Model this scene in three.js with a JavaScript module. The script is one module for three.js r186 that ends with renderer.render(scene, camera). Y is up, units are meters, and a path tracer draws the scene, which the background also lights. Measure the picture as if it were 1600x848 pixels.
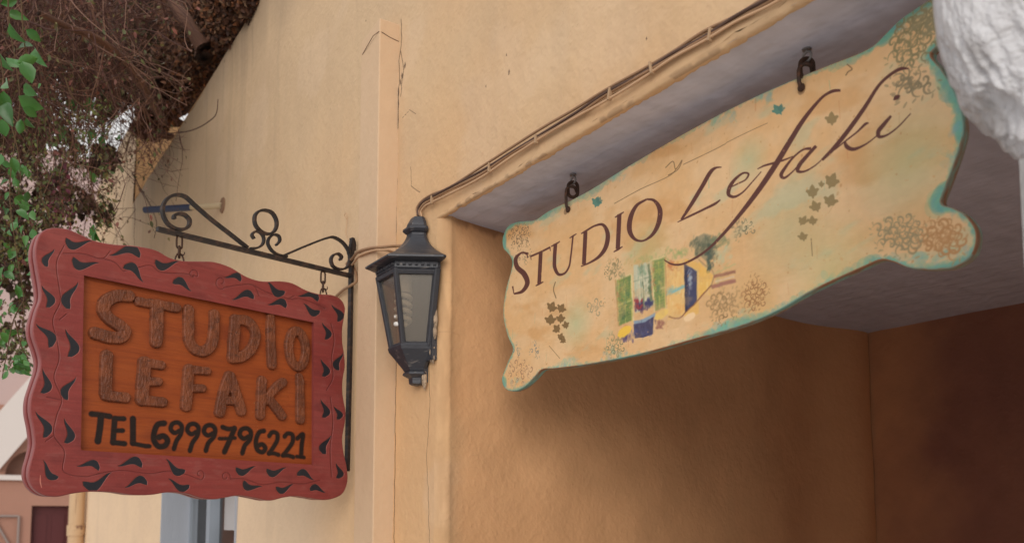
import * as THREE from 'three';
import { mergeGeometries } from 'three/addons/utils/BufferGeometryUtils.js';
import { RoundedBoxGeometry } from 'three/addons/geometries/RoundedBoxGeometry.js';

// ------------------------------------------------------------------ camera, sky, sun, exposure
const scene = new THREE.Scene();
const EYE = new THREE.Vector3(0, 1.55, 1.08);
const FOCAL = 1350, CX = 800, TILT = 5 * Math.PI / 180, CY = 810 - FOCAL * Math.tan(TILT);   // photo pixels, 1600 x 848
const camera = new THREE.PerspectiveCamera(2 * Math.atan(CY / FOCAL) * 180 / Math.PI, 1600 / 848, 0.05, 400);
camera.rotation.order = 'YXZ';
camera.rotation.set(TILT, Math.PI / 2 - Math.atan(900 / FOCAL), 0);
camera.position.copy(EYE);
camera.setViewOffset(2 * CY * 1600 / 848, 2 * CY, CY * 1600 / 848 - 800, 0, 1600, 848);
camera.focus = 2.05; camera.userData.fStop = 2.7;
camera.updateMatrixWorld(true);

const SKY = new THREE.DataTexture(new Float32Array(256 * 128 * 4), 256, 128, THREE.RGBAFormat, THREE.FloatType);
for (let y = 0; y < 128; y++) for (let x = 0; x < 256; x++) {
  const e = Math.sin(((y + 0.5) / 128 - 0.5) * Math.PI), L = 1.05 * (e > 0 ? 0.62 + 0.55 * e : 0.5), i = (y * 256 + x) * 4;
  SKY.image.data.set([L * 1.02, L, L * 0.985, 1], i);
}
SKY.mapping = THREE.EquirectangularReflectionMapping; SKY.needsUpdate = true;
scene.background = SKY; scene.environment = SKY;
const sun = new THREE.DirectionalLight(new THREE.Color(1, 0.93, 0.84), 1.5);
sun.position.set(7, 4.3, 6.8); sun.target.position.set(-2, 1.5, 0);
sun.castShadow = true; sun.shadow.radius = 60; sun.shadow.mapSize.set(2048, 2048);
Object.assign(sun.shadow.camera, { left: -22, right: 10, top: 14, bottom: -14, near: 0.5, far: 60 });
scene.add(sun, sun.target);
const renderer = new THREE.WebGLRenderer({ antialias: true });
renderer.setSize(1024, 542);
renderer.toneMapping = THREE.LinearToneMapping;
renderer.toneMappingExposure = 0.93;
renderer.shadowMap.enabled = true;

// ------------------------------------------------------------------ helpers
const V = (x, y, z) => new THREE.Vector3(x, y, z), V2 = (x, y) => new THREE.Vector2(x, y);
function rng(seed) { let s = seed >>> 0; return () => { s = (s + 0x6d2b79f5) | 0; let t = Math.imul(s ^ (s >>> 15), 1 | s); t = (t + Math.imul(t ^ (t >>> 7), 61 | t)) ^ t; return ((t ^ (t >>> 14)) >>> 0) / 4294967296; }; }
const E = camera.matrixWorld.elements, camR = V(E[0], E[1], E[2]), camU = V(E[4], E[5], E[6]), camF = V(-E[8], -E[9], -E[10]);
// survey of the site: the sight line of a photo point, met with the real plane the thing stands in
const sight = (px, py) => camF.clone().addScaledVector(camR, (px - CX) / FOCAL).addScaledVector(camU, (CY - py) / FOCAL);
const meet = (px, py, p0, n) => { const d = sight(px, py); return EYE.clone().addScaledVector(d, p0.clone().sub(EYE).dot(n) / d.dot(n)); };
const onZ = (px, py, z) => meet(px, py, V(0, 0, z), V(0, 0, 1));
const onX = (px, py, x) => meet(px, py, V(x, 0, 0), V(1, 0, 0));
const far = (px, py, t) => EYE.clone().addScaledVector(sight(px, py), t);

const PERM = new Float32Array(65536); { const r = rng(77); for (let i = 0; i < 65536; i++) PERM[i] = r(); }
const hash = (x, y) => PERM[((Math.imul(x, 374761393) + Math.imul(y, 668265263)) >>> 5) & 65535];
function vn(x, y) {
  const ix = Math.floor(x), iy = Math.floor(y); let fx = x - ix, fy = y - iy; fx = fx * fx * (3 - 2 * fx); fy = fy * fy * (3 - 2 * fy);
  const a = hash(ix, iy), b = hash(ix + 1, iy), c = hash(ix, iy + 1), d = hash(ix + 1, iy + 1);
  return a + (b - a) * fx + (c - a) * fy + (a - b - c + d) * fx * fy;
}
function fbm(x, y, o = 4) { let s = 0, a = 0.5, n = 0; for (let i = 0; i < o; i++) { s += a * vn(x, y); n += a; a *= 0.5; x = x * 2.03 + 17.1; y = y * 2.03 + 5.7; } return s / n; }
const fbm3 = (p, f, o = 4) => (fbm(p.x * f + 3.1, p.y * f + 9.2, o) + fbm(p.y * f + 31.7, p.z * f + 4.4, o) + fbm(p.z * f + 12.9, p.x * f + 55.3, o)) / 3;
const sm = (x, a, b) => { const t = Math.min(1, Math.max(0, (x - a) / (b - a))); return t * t * (3 - 2 * t); };
const mix = (a, b, t) => a.map((x, i) => x + (b[i] - x) * t);
const toS = (c) => (c <= 0.0031308 ? c * 12.92 : 1.055 * Math.pow(Math.max(c, 0), 1 / 2.4) - 0.055) * 255;

function pixelTex(w, h, fn, srgb = true, repeat) {     // fn(u, v) -> linear [r, g, b] or a height
  const data = new Uint8Array(w * h * 4);
  for (let y = 0; y < h; y++) for (let x = 0; x < w; x++) {
    const c = fn((x + 0.5) / w, (y + 0.5) / h), i = (y * w + x) * 4;
    if (srgb) { data[i] = Math.min(255, toS(c[0])); data[i + 1] = Math.min(255, toS(c[1])); data[i + 2] = Math.min(255, toS(c[2])); } else data[i] = data[i + 1] = data[i + 2] = Math.max(0, Math.min(255, c * 255));
    data[i + 3] = 255;
  }
  const t = new THREE.DataTexture(data, w, h); t.magFilter = THREE.LinearFilter; t.minFilter = THREE.LinearMipmapLinearFilter; t.generateMipmaps = true;
  if (srgb) t.colorSpace = THREE.SRGBColorSpace;
  t.wrapS = t.wrapT = THREE.RepeatWrapping; if (repeat) t.repeat.set(1 / repeat[0], 1 / repeat[1]);
  t.needsUpdate = true; return t;
}
// tileable fbm on the unit square
function tfbm(u, v, p, o) {
  let s = 0, a = 0.5, n = 0;
  for (let i = 0; i < o; i++) {
    const x = u * p, y = v * p, ix = Math.floor(x), iy = Math.floor(y); let fx = x - ix, fy = y - iy; fx = fx * fx * (3 - 2 * fx); fy = fy * fy * (3 - 2 * fy);
    const m = (k) => ((k % p) + p) % p, q = i * 131;
    const A = hash(m(ix) + q, m(iy)), B = hash(m(ix + 1) + q, m(iy)), C = hash(m(ix) + q, m(iy + 1)), D = hash(m(ix + 1) + q, m(iy + 1));
    s += a * (A + (B - A) * fx + (C - A) * fy + (A - B - C + D) * fx * fy); n += a; a *= 0.55; p *= 2;
  }
  return s / n;
}
const std = (color, rough, extra = {}) => new THREE.MeshStandardMaterial({ color: Array.isArray(color) ? new THREE.Color().setRGB(...color) : color, roughness: rough, ...extra });
function canvasTex(cv, x0, x1, y0, y1, srgb = true) {   // a canvas that covers x0..x1, y0..y1 metres of uv
  const t = new THREE.CanvasTexture(cv); if (srgb) t.colorSpace = THREE.SRGBColorSpace;
  t.repeat.set(1 / (x1 - x0), 1 / (y1 - y0)); t.offset.set(-x0 / (x1 - x0), -y0 / (y1 - y0)); t.anisotropy = 8;
  return t;
}
function span(t, x0, x1, y0, y1) { t.wrapS = t.wrapT = THREE.ClampToEdgeWrapping; t.repeat.set(1 / (x1 - x0), 1 / (y1 - y0)); t.offset.set(-x0 / (x1 - x0), -y0 / (y1 - y0)); return t; }

const used = {};
function numbered(n) { const k = used[n] = (used[n] ?? -1) + 1; return k ? n + '_' + String(k).padStart(3, '0') : n; }
function add(geo, mat, name, parent) {
  const m = new THREE.Mesh(Array.isArray(geo) ? (geo.length > 1 ? mergeGeometries(geo.map((g) => { const q = g.index ? g.toNonIndexed() : g; for (const k of Object.keys(q.attributes)) if (!['position', 'normal', 'uv'].includes(k)) q.deleteAttribute(k); return q; })) : geo[0]) : geo, mat);
  m.castShadow = m.receiveShadow = true; m.name = parent ? name : numbered(name); (parent ?? scene).add(m); return m;
}
function thing(name, label, category, pos = V(0, 0, 0), turn = 0, group) {
  const g = new THREE.Group(); g.name = numbered(name); g.position.copy(pos); g.rotation.y = turn; scene.add(g);
  g.userData = { label, category }; if (group) g.userData.group = group; return g;
}
const tag = (o, label, category, group) => { o.userData = { ...o.userData, label, category, ...(group ? { group } : {}) }; return o; };

function grid(nu, nv, fn, uvfn, flip = false, keep) {   // fn(i, j) -> Vector3
  const pos = [], uv = [], idx = [];
  for (let j = 0; j <= nv; j++) for (let i = 0; i <= nu; i++) { const p = fn(i, j); pos.push(p.x, p.y, p.z); uv.push(...uvfn(i, j, p)); }
  for (let j = 0; j < nv; j++) for (let i = 0; i < nu; i++) {
    if (keep && !keep(i, j)) continue;
    const a = j * (nu + 1) + i, b = a + 1, c = a + nu + 1, d = c + 1;
    flip ? idx.push(a, c, b, b, c, d) : idx.push(a, b, c, b, d, c);
  }
  const g = new THREE.BufferGeometry(); g.setAttribute('position', new THREE.Float32BufferAttribute(pos, 3)); g.setAttribute('uv', new THREE.Float32BufferAttribute(uv, 2)); g.setIndex(idx); g.computeVertexNormals(); return g;
}
function lines(a, b, step, breaks) {
  const out = [a]; const stops = [...breaks.filter((x) => x > a && x < b).sort((x, y) => x - y), b]; let at = a;
  for (const s of stops) { const n = Math.max(1, Math.round((s - at) / step)); for (let i = 1; i <= n; i++) out.push(at + (s - at) * i / n); at = s; }
  return out;
}
function tube(pts, r0, r1 = r0, sides = 6, per = 1) {   // tapered tube through points
  const c = per > 1 && pts.length > 2 ? new THREE.CatmullRomCurve3(pts).getPoints((pts.length - 1) * per) : pts, n = c.length, pos = [], nor = [], uv = [], idx = [];
  let up = V(0.31, 0.2, 0.93), len = 0;
  for (let i = 0; i < n; i++) {
    const t = c[Math.min(n - 1, i + 1)].clone().sub(c[Math.max(0, i - 1)]).normalize();
    const s = up.clone().cross(t).normalize(); if (s.lengthSq() < 0.5) s.set(1, 0, 0); const q = t.clone().cross(s).normalize(); up = q;
    const r = typeof r0 === 'function' ? r0(i / (n - 1)) : r0 + (r1 - r0) * i / (n - 1); if (i) len += c[i].distanceTo(c[i - 1]);
    for (let k = 0; k <= sides; k++) { const a = k / sides * 2 * Math.PI, d = s.clone().multiplyScalar(Math.cos(a)).addScaledVector(q, Math.sin(a)); pos.push(c[i].x + d.x * r, c[i].y + d.y * r, c[i].z + d.z * r); nor.push(d.x, d.y, d.z); uv.push(k / sides * 2 * Math.PI * r, len); }
  }
  for (let i = 0; i < n - 1; i++) for (let k = 0; k < sides; k++) { const a = i * (sides + 1) + k, b = a + 1, e = a + sides + 1; idx.push(a, b, e, b, e + 1, e); }
  for (const [row, f] of [[0, 1], [n - 1, 0]]) { const m = pos.length / 3, t = row ? 1 : -1; pos.push(c[row].x, c[row].y, c[row].z); nor.push(0, t, 0); uv.push(0, 0); for (let k = 0; k < sides; k++) { const a = row * (sides + 1) + k; f ? idx.push(m, a + 1, a) : idx.push(m, a, a + 1); } }
  const g = new THREE.BufferGeometry(); g.setAttribute('position', new THREE.Float32BufferAttribute(pos, 3)); g.setAttribute('normal', new THREE.Float32BufferAttribute(nor, 3)); g.setAttribute('uv', new THREE.Float32BufferAttribute(uv, 2)); g.setIndex(idx); return g;
}
function strap(pts, wide, thick, closed = false, per = 8) {   // flat iron bent in the local xy plane, wide along z
  const c = new THREE.CatmullRomCurve3(pts.map((p) => V(p.x, p.y, 0)), closed, 'centripetal').getPoints(pts.length * per), n = c.length, P = [], idx = [];
  for (let i = 0; i < n; i++) {
    const a = c[closed ? (i - 1 + n - 1) % (n - 1) : Math.max(0, i - 1)], b = c[closed ? (i + 1) % (n - 1) : Math.min(n - 1, i + 1)], t = b.clone().sub(a).normalize(), q = V(-t.y, t.x, 0).multiplyScalar(thick / 2);
    for (const [s, z] of [[1, 1], [1, -1], [-1, -1], [-1, 1]]) P.push(c[i].x + q.x * s, c[i].y + q.y * s, z * wide / 2);
    if (i) for (let k = 0; k < 4; k++) { const u = (i - 1) * 4 + k, v = (i - 1) * 4 + (k + 1) % 4; idx.push(u, u + 4, v, v, u + 4, v + 4); }
  }
  if (!closed) { const e = (n - 1) * 4; idx.push(0, 1, 2, 0, 2, 3, e, e + 2, e + 1, e, e + 3, e + 2); }
  let g = new THREE.BufferGeometry(); g.setAttribute('position', new THREE.Float32BufferAttribute(P, 3)); g.setIndex(idx); g = g.toNonIndexed(); g.computeVertexNormals(); g.setAttribute('uv', new THREE.Float32BufferAttribute(new Float32Array(g.attributes.position.count * 2).map((_, i) => g.attributes.position.getComponent(i >> 1, i & 1)), 2)); return g;
}
function link(len, wid, r, sides = 8) {                  // a chain link in the local xy plane, hanging from y = 0
  const h = len / 2 - wid / 2, pts = [];
  for (let k = 0; k < 10; k++) { const a = k / 9 * Math.PI; pts.push(V(Math.cos(a) * wid / 2, h + Math.sin(a) * wid / 2, 0)); }
  for (let k = 0; k < 10; k++) { const a = Math.PI + k / 9 * Math.PI; pts.push(V(Math.cos(a) * wid / 2, -h + Math.sin(a) * wid / 2, 0)); }
  const g = new THREE.TubeGeometry(new THREE.CatmullRomCurve3(pts, true), 36, r, sides, true); g.translate(0, -len / 2, 0); return g;
}
const box = (x0, x1, y0, y1, z0, z1) => new THREE.BoxGeometry(x1 - x0, y1 - y0, z1 - z0).translate((x0 + x1) / 2, (y0 + y1) / 2, (z0 + z1) / 2);

// ------------------------------------------------------------------ shared surfaces
const plasterBump = pixelTex(1024, 1024, (u, v) => 0.55 * tfbm(u, v, 6, 4) + 0.3 * tfbm(u, v, 40, 3) + 0.15 * Math.pow(tfbm(u + 0.13, v, 90, 2), 2), false, [0.9, 0.9]);
const fineBump = pixelTex(512, 512, (u, v) => tfbm(u, v, 24, 4), false, [0.12, 0.12]);
const roughRock = pixelTex(512, 512, (u, v) => 0.6 * Math.abs(2 * tfbm(u, v, 8, 5) - 1) + 0.4 * tfbm(u, v, 50, 3), false, [0.25, 0.25]);

// ------------------------------------------------------------------ the ochre house
const L = EYE.y + 0.8, JX = -1.955, JBX = -2.32, JBZ = -2.26, WALLTOP = 3.81, STEPX = -6.54, HITOP = 4.5, ENDX = -8.42;
const ochre = [0.685, 0.455, 0.26], pale = [0.65, 0.465, 0.29], warm = [0.72, 0.45, 0.235];
const PILX1 = onZ(619, 400, 0).x, PILZ = onX(588, 400, PILX1).z, PILX0 = onZ(559, 400, PILZ).x, PILTOP = onX(592, 27, PILX1).y;
function plasterColour(x, y, s = 0) {                   // the worn limewash: paler above, warmer round the doorway
  const n = fbm(x * 1.3 + s, y * 1.3, 4), n2 = fbm(x * 5 + 9 + s, y * 5, 3), n3 = fbm(x * 40 + s, y * 40, 2);
  const near = sm(y + (n - 0.5) * 0.9, 2.95, 2.2) * sm(x + (n2 - 0.5) * 0.25, -2.55, -2.1);
  let c = mix(mix(ochre, pale, sm(n + 0.35 * (y - 2.4), 0.25, 0.75)), warm, near * 0.85);
  c = mix(c, [0.82, 0.62, 0.43], 0.85 * sm(y, 2.3, 1.7) * sm(x, -2.5, -3));
  const k = 0.93 + 0.10 * n2 + 0.05 * (n3 - 0.5);
  const worn = sm(fbm(x * 3.1 + 40, y * 3.1, 5), 0.56, 0.7), grit = sm(vn(x * 330 + 3, y * 330), 0.93, 1) * sm(n2, 0.3, 0.7);
  c = mix(mix(c, [0.75, 0.56, 0.39], 0.26 * worn), [0.3, 0.19, 0.11], 0.35 * grit);
  return [c[0] * k, c[1] * k, c[2] * (k - 0.03 * (n2 - 0.5))];
}
const facadeMarks = [];
{
  const r = rng(5);
  for (let i = 0; i < 46; i++) facadeMarks.push([-7 + 6.9 * r(), 1.6 + 2 * r(), 0.0012 + 0.0035 * r() * r(), 0.25 + 0.5 * r()]);
  for (const [px, py, s] of [[571, 32, 0.003], [796, 113, 0.004], [760, 135, 0.002], [792, 86, 0.0025], [632, 102, 0.006], [628, 118, 0.007], [626, 128, 0.006], [1010, 60, 0.002], [341, 100, 0.008], [345, 126, 0.008], [352, 96, 0.006], [690, 590, 0.003], [700, 480, 0.004]]) { const p = onZ(px, py, 0); facadeMarks.push([p.x, p.y, s, 0.85]); }
}
function segDist(x, y, pts) { let d = 9; for (let i = 1; i < pts.length; i++) { const a = pts[i - 1], b = pts[i], ex = b.x - a.x, ey = b.y - a.y, t = Math.min(1, Math.max(0, ((x - a.x) * ex + (y - a.y) * ey) / (ex * ex + ey * ey + 1e-12))); d = Math.min(d, Math.hypot(x - a.x - ex * t, y - a.y - ey * t)); } return d; }
const cracks = [
  [[[627, 30], [627, 70], [623, 95], [624, 130], [621, 160], [620, 250], [619, 420], [617, 620], [616, 848]], 0.0026],
  [[[626, 80], [630, 110], [626, 150]], 0.002], [[[622, 140], [622, 172], [621, 200]], 0.007],
  [[[640, 260], [642, 290], [655, 300]], 0.0012], [[[632, 420], [634, 470], [631, 520]], 0.0009], [[[668, 560], [670, 640], [667, 720], [671, 848]], 0.0012], [[[628, 185], [640, 172], [650, 178]], 0.0009],
].map(([p, w]) => [p.map(([a, b]) => onZ(a, b, 0)), w]);
function facadeColour(x, y) {
  let c = plasterColour(x, y);
  // rain streaks under the wall top, thin and vertical
  const top = x < STEPX ? HITOP : WALLTOP, st = sm(y, top - 1.3, top) * sm(fbm(x * 17 + 2 * fbm(y * 2, x, 2), y * 0.7, 4), 0.5, 0.85);
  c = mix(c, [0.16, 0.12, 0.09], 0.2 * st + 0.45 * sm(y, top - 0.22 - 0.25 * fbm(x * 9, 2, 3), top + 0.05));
  c = mix(c, [0.3, 0.23, 0.17], 0.09 * sm(fbm(x * 9, y * 1.1, 4), 0.55, 0.85));
  // grime along the cables and at the lintel edge
  if (x > JX - 0.05 && y > L - 0.01) { const e = y - L; c = mix(c, [0.25, 0.15, 0.09], 0.45 * sm(e, 0.010, 0.003) * sm(fbm(x * 24, y * 24, 3), 0.55, 0.65)); }
  if (x > -4.2) {
    for (const [mx, my, s, a] of facadeMarks) { const dx = x - mx, dy = y - my; if (Math.abs(dx) < s * 2 && Math.abs(dy) < s * 4) c = mix(c, [0.05, 0.03, 0.025], a * sm(Math.hypot(dx, dy * 0.55) + s * 0.8 * (vn(x * 700, y * 700) - 0.5), s, s * 0.5)); }
    if (x > -2.3 && x < -2.0) for (const [p, w] of cracks) { const d = segDist(x + 0.004 * (vn(y * 60, 1) - 0.5), y, p); if (d < w) c = mix(c, [0.045, 0.025, 0.02], 0.9 * sm(d, w, w * 0.4)); }
  }
  return c;
}
const facadeNear = span(pixelTex(2048, 1800, (u, v) => facadeColour(-3.6 + 3.4 * u, 0.9 + 2.9 * v)), -3.6, -0.2, 0.9, 3.8);
const facadeFar = span(pixelTex(1280, 1024, (u, v) => facadeColour(-8.5 + 4.9 * u, 4.6 * v)), -8.5, -3.6, 0, 4.6);
const matNear = std(0xffffff, 0.93, { map: facadeNear, bumpMap: plasterBump, bumpScale: 0.0055 });
const matFar = std(0xffffff, 0.93, { map: facadeFar, bumpMap: plasterBump, bumpScale: 0.0055 });
const house = thing('ochre_house', 'ochre plastered house wall with covered doorway, cream pilaster and cables', 'house', V(0, 0, 0));

const lip = (x) => 0.005 * (fbm(x * 4, 4.4, 3) - 0.5) + 0.002 * (fbm(x * 70, 8.8, 2) - 0.5) + 0.005 * sm(fbm(x * 16, 3.3, 3), 0.64, 0.72);
const bulge = (x, y) => 0.018 * (fbm(x * 1.7, y * 1.7 + 40, 3) - 0.5) + 0.006 * (fbm(x * 7, y * 7, 2) - 0.5);
const WX0 = -5.21, WX1 = -3.76, WY0 = 0.75, WY1 = EYE.y + 0.24;
{
  const cells = (xs, ys, keep, name, mat) => add(grid(xs.length - 1, ys.length - 1,
    (i, j) => { let x = xs[i], y = ys[j]; if (Math.abs(y - L) < 1e-6 && x > JX - 0.036) y = L + 0.008 + lip(x); return V(x, y, bulge(x, y)); },
    (i, j, p) => [p.x, p.y], false, (i, j) => keep((xs[i] + xs[i + 1]) / 2, (ys[j] + ys[j + 1]) / 2)), mat, name, house);
  cells(lines(-3.6, -0.2, 0.03, [JX - 0.032]), lines(0, WALLTOP, 0.04, [L]), (x, y) => !(x > JX - 0.032 && y < L), 'front_wall', matNear);
  cells(lines(ENDX, -3.6, 0.06, [STEPX, WX0, WX1]), lines(0, HITOP, 0.06, [WALLTOP, WY0, WY1]), (x, y) => !(x > WX0 && x < WX1 && y > WY0 && y < WY1) && !(x > STEPX && y > WALLTOP), 'front_wall', matFar);
  // the lintel's paint edge rolls under and ends ragged on the grey soffit
  const xs = lines(JX - 0.032, -0.2, 0.006, []), prof = [[0.008, 0], [0.002, -0.0015], [-0.002, -0.005], [-0.0035, -0.010], [0.001, -0.0115]];
  add(grid(xs.length - 1, prof.length - 1, (i, j) => { const x = xs[i], rag = 0.009 * Math.pow(fbm(x * 22, 7.7, 4), 1.2) + 0.006 * (vn(x * 120, 3) - 0.5); return V(x, L + prof[j][0] + lip(x) * (j < 2 ? 1 : 0.5), bulge(x, L) * (j ? 0 : 1) + prof[j][1] - (j > 2 ? rag : 0)); }, (i, j, p) => [p.x, p.y + p.z], true), matNear, 'lintel_edge', house);
}
// passage: side wall, soffit, back wall
const sideTex = span(pixelTex(1024, 1024, (u, v) => {
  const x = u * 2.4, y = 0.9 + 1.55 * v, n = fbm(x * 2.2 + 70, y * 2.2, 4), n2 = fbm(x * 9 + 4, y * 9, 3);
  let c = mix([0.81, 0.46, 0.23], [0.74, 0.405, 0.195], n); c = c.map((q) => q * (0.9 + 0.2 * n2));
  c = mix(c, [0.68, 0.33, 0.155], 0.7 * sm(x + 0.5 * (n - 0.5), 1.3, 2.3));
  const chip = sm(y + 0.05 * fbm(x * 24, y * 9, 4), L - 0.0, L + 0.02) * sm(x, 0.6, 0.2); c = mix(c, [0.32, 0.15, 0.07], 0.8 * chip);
  { const e = x + 0.09 * (fbm(x * 6, y * 8 + 3, 4) - 0.5); c = mix(plasterColour(JX, y), c, sm(e, 0.0, 0.12)); c = mix(c, [0.42, 0.25, 0.13], 0.5 * sm(Math.abs(x - 0.03 + 0.02 * (fbm(y * 12, x * 9, 3) - 0.5)), 0.04, 0.005) * sm(fbm(y * 5 + 2, x * 20, 4), 0.25, 0.5)); }  // arris darkened in the colour to cancel its sunlit rim
  return c;
}), 0, 2.4, 0.9, 2.45);
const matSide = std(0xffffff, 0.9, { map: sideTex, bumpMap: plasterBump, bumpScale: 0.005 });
{
  const dents = [[0.30, 1.70, 0.10, 0.06, -0.012], [0.42, 1.66, 0.16, 0.05, 0.010], [0.62, 1.52, 0.2, 0.12, -0.010], [0.2, 2.12, 0.10, 0.2, 0.008], [0.9, 1.8, 0.3, 0.25, 0.010], [0.16, 1.9, 0.08, 0.1, -0.008]];
  const ss = [0, 0.006, 0.014, 0.023, 0.033, 0.042, 0.05, ...lines(0.07, 2.3, 0.035, [])], ys = lines(0, L + 0.012, 0.035, []);
  const len = Math.hypot(JBX - JX, JBZ), dx = (JBX - JX) / len, dz = JBZ / len;
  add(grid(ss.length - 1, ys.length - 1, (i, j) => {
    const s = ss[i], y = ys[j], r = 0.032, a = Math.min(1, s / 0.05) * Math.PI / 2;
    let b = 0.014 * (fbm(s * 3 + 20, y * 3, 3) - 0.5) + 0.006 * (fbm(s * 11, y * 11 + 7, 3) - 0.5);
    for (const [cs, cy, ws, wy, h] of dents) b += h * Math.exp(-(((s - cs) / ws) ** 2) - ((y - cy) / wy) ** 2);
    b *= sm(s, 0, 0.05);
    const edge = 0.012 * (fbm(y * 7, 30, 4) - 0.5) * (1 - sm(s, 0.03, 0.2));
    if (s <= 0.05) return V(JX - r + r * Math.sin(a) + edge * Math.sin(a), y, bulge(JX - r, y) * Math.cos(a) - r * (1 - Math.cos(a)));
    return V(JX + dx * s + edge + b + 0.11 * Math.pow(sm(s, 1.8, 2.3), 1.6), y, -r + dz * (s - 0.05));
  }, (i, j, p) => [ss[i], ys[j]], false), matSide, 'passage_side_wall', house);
}
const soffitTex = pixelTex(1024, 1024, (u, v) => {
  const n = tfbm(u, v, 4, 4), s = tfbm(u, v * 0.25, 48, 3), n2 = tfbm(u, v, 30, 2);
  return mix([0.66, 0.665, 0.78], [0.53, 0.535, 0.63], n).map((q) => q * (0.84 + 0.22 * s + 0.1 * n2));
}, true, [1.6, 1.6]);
const soffitBump = pixelTex(1024, 1024, (u, v) => 0.45 * tfbm(u, v, 5, 3) + 0.35 * tfbm(u * 0.25, v, 44, 3) + 0.2 * tfbm(u, v, 70, 2), false, [1.6, 1.6]);
add(grid(60, 60, (i, j) => { const x = -2.3 + 2.2 * i / 60, z = -0.003 - 2.28 * j / 60; return V(x, L + 0.003 + 0.012 * (fbm(x * 2 + 8, z * 2, 3) - 0.5) * sm(z, 0, -0.15), z); }, (i, j, p) => [p.x, p.z], false), std(0xffffff, 0.9, { map: soffitTex, bumpMap: soffitBump, bumpScale: 0.009 }), 'soffit', house);
const backTex = span(pixelTex(512, 512, (u, v) => { const x = 2.1 * u, y = 2.4 * v, n = fbm(x * 2.5 + 11, y * 2.5, 5), k = mix([0.31, 0.135, 0.085], [0.22, 0.09, 0.068], n); return mix([0.55, 0.26, 0.125], k, sm(x + 0.5 * (n - 0.5), 0.1, 0.62)).map((q) => q * (0.9 + 0.2 * fbm(x * 14, y * 14, 3))); }), -2.4, -0.3, 0, 2.4);  // brown near the corner paints the light fading off the side wall
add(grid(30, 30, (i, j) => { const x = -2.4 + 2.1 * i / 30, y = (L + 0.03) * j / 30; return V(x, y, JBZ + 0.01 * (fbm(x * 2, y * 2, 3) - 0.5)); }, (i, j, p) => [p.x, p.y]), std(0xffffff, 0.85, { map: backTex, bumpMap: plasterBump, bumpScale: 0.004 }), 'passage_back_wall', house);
// mass of the house behind its skin: lintel core, parapets, step wall, roof, ends
const matBlock = std(0xffffff, 0.93, { map: pixelTex(512, 512, (u, v) => mix([0.68, 0.42, 0.2], [0.58, 0.37, 0.2], tfbm(u, v, 5, 5)), true, [2, 2]), bumpMap: plasterBump, bumpScale: 0.004 });
add([box(JX - 0.5, 2.5, L + 0.03, WALLTOP, -2.5, -0.03), box(-3.6, JX - 0.36, 0, WALLTOP - 0.02, -2.5, -0.16), box(-3.74, -3.58, 0, WALLTOP - 0.02, -2.5, -0.03), box(ENDX, -5.23, 0, WALLTOP - 0.02, -2.5, -0.03), box(-5.23, -3.74, WY1 + 0.01, WALLTOP - 0.02, -2.5, -0.03), box(-5.23, -3.74, 0, WY0 - 0.01, -2.5, -0.03), box(-2.6, 0, 0, L + 0.02, -2.6, -2.3)], matBlock, 'inner_masonry', house);
add(grid(60, 4, (i, j) => { const x = STEPX + (2.5 - STEPX) * i / 60; return V(x, WALLTOP + 0.02 * (fbm(x * 6, j, 3) - 0.5) + (j ? 0.01 : 0), 0.004 - 0.4 * j / 4); }, (i, j, p) => [p.x, p.z]), matBlock, 'wall_top', house);
add(box(ENDX, STEPX - 0.002, WALLTOP - 0.03, HITOP - 0.004, -3.5, -0.012), matBlock, 'upper_storey', house);
{
  const matPil = std(0xffffff, 0.9, { map: pixelTex(512, 1024, (u, v) => { const n = tfbm(u, v, 5, 5), s = tfbm(u, v, 30, 3); return mix([0.68, 0.485, 0.32], [0.63, 0.44, 0.28], n).map((q) => q * (0.97 + 0.05 * s)); }, true, [0.6, 1.4]), bumpMap: plasterBump, bumpScale: 0.003 });
  const g = new RoundedBoxGeometry(PILX1 - PILX0, PILTOP, PILZ + 0.05, 3, 0.004); g.translate((PILX0 + PILX1) / 2, PILTOP / 2, (PILZ - 0.05) / 2);
  const q = g.attributes.position; for (let i = 0; i < q.count; i++) if (q.getY(i) > PILTOP - 0.02 && q.getX(i) < PILX0 + 0.02) q.setY(i, q.getY(i) - 0.012);
  const uvp = g.attributes.uv; for (let i = 0; i < q.count; i++) uvp.setXY(i, q.getX(i) - q.getZ(i), q.getY(i));
  const m = add(g, matPil, 'pilaster', house); m.userData.label = 'narrow cream plaster pilaster with a flat cracked top';
  const cap = [[566, 85], [592, 49]].map(([a, b]) => onZ(a, b, PILZ + 0.0004)).concat([[609, 58], [626, 66]].map(([a, b]) => onX(a, b, PILX1 + 0.0004)));
  add(tube(cap, 0.0011, 0.0011, 5, 3), std([0.16, 0.09, 0.06], 0.95), 'crack', m);
}
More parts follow.
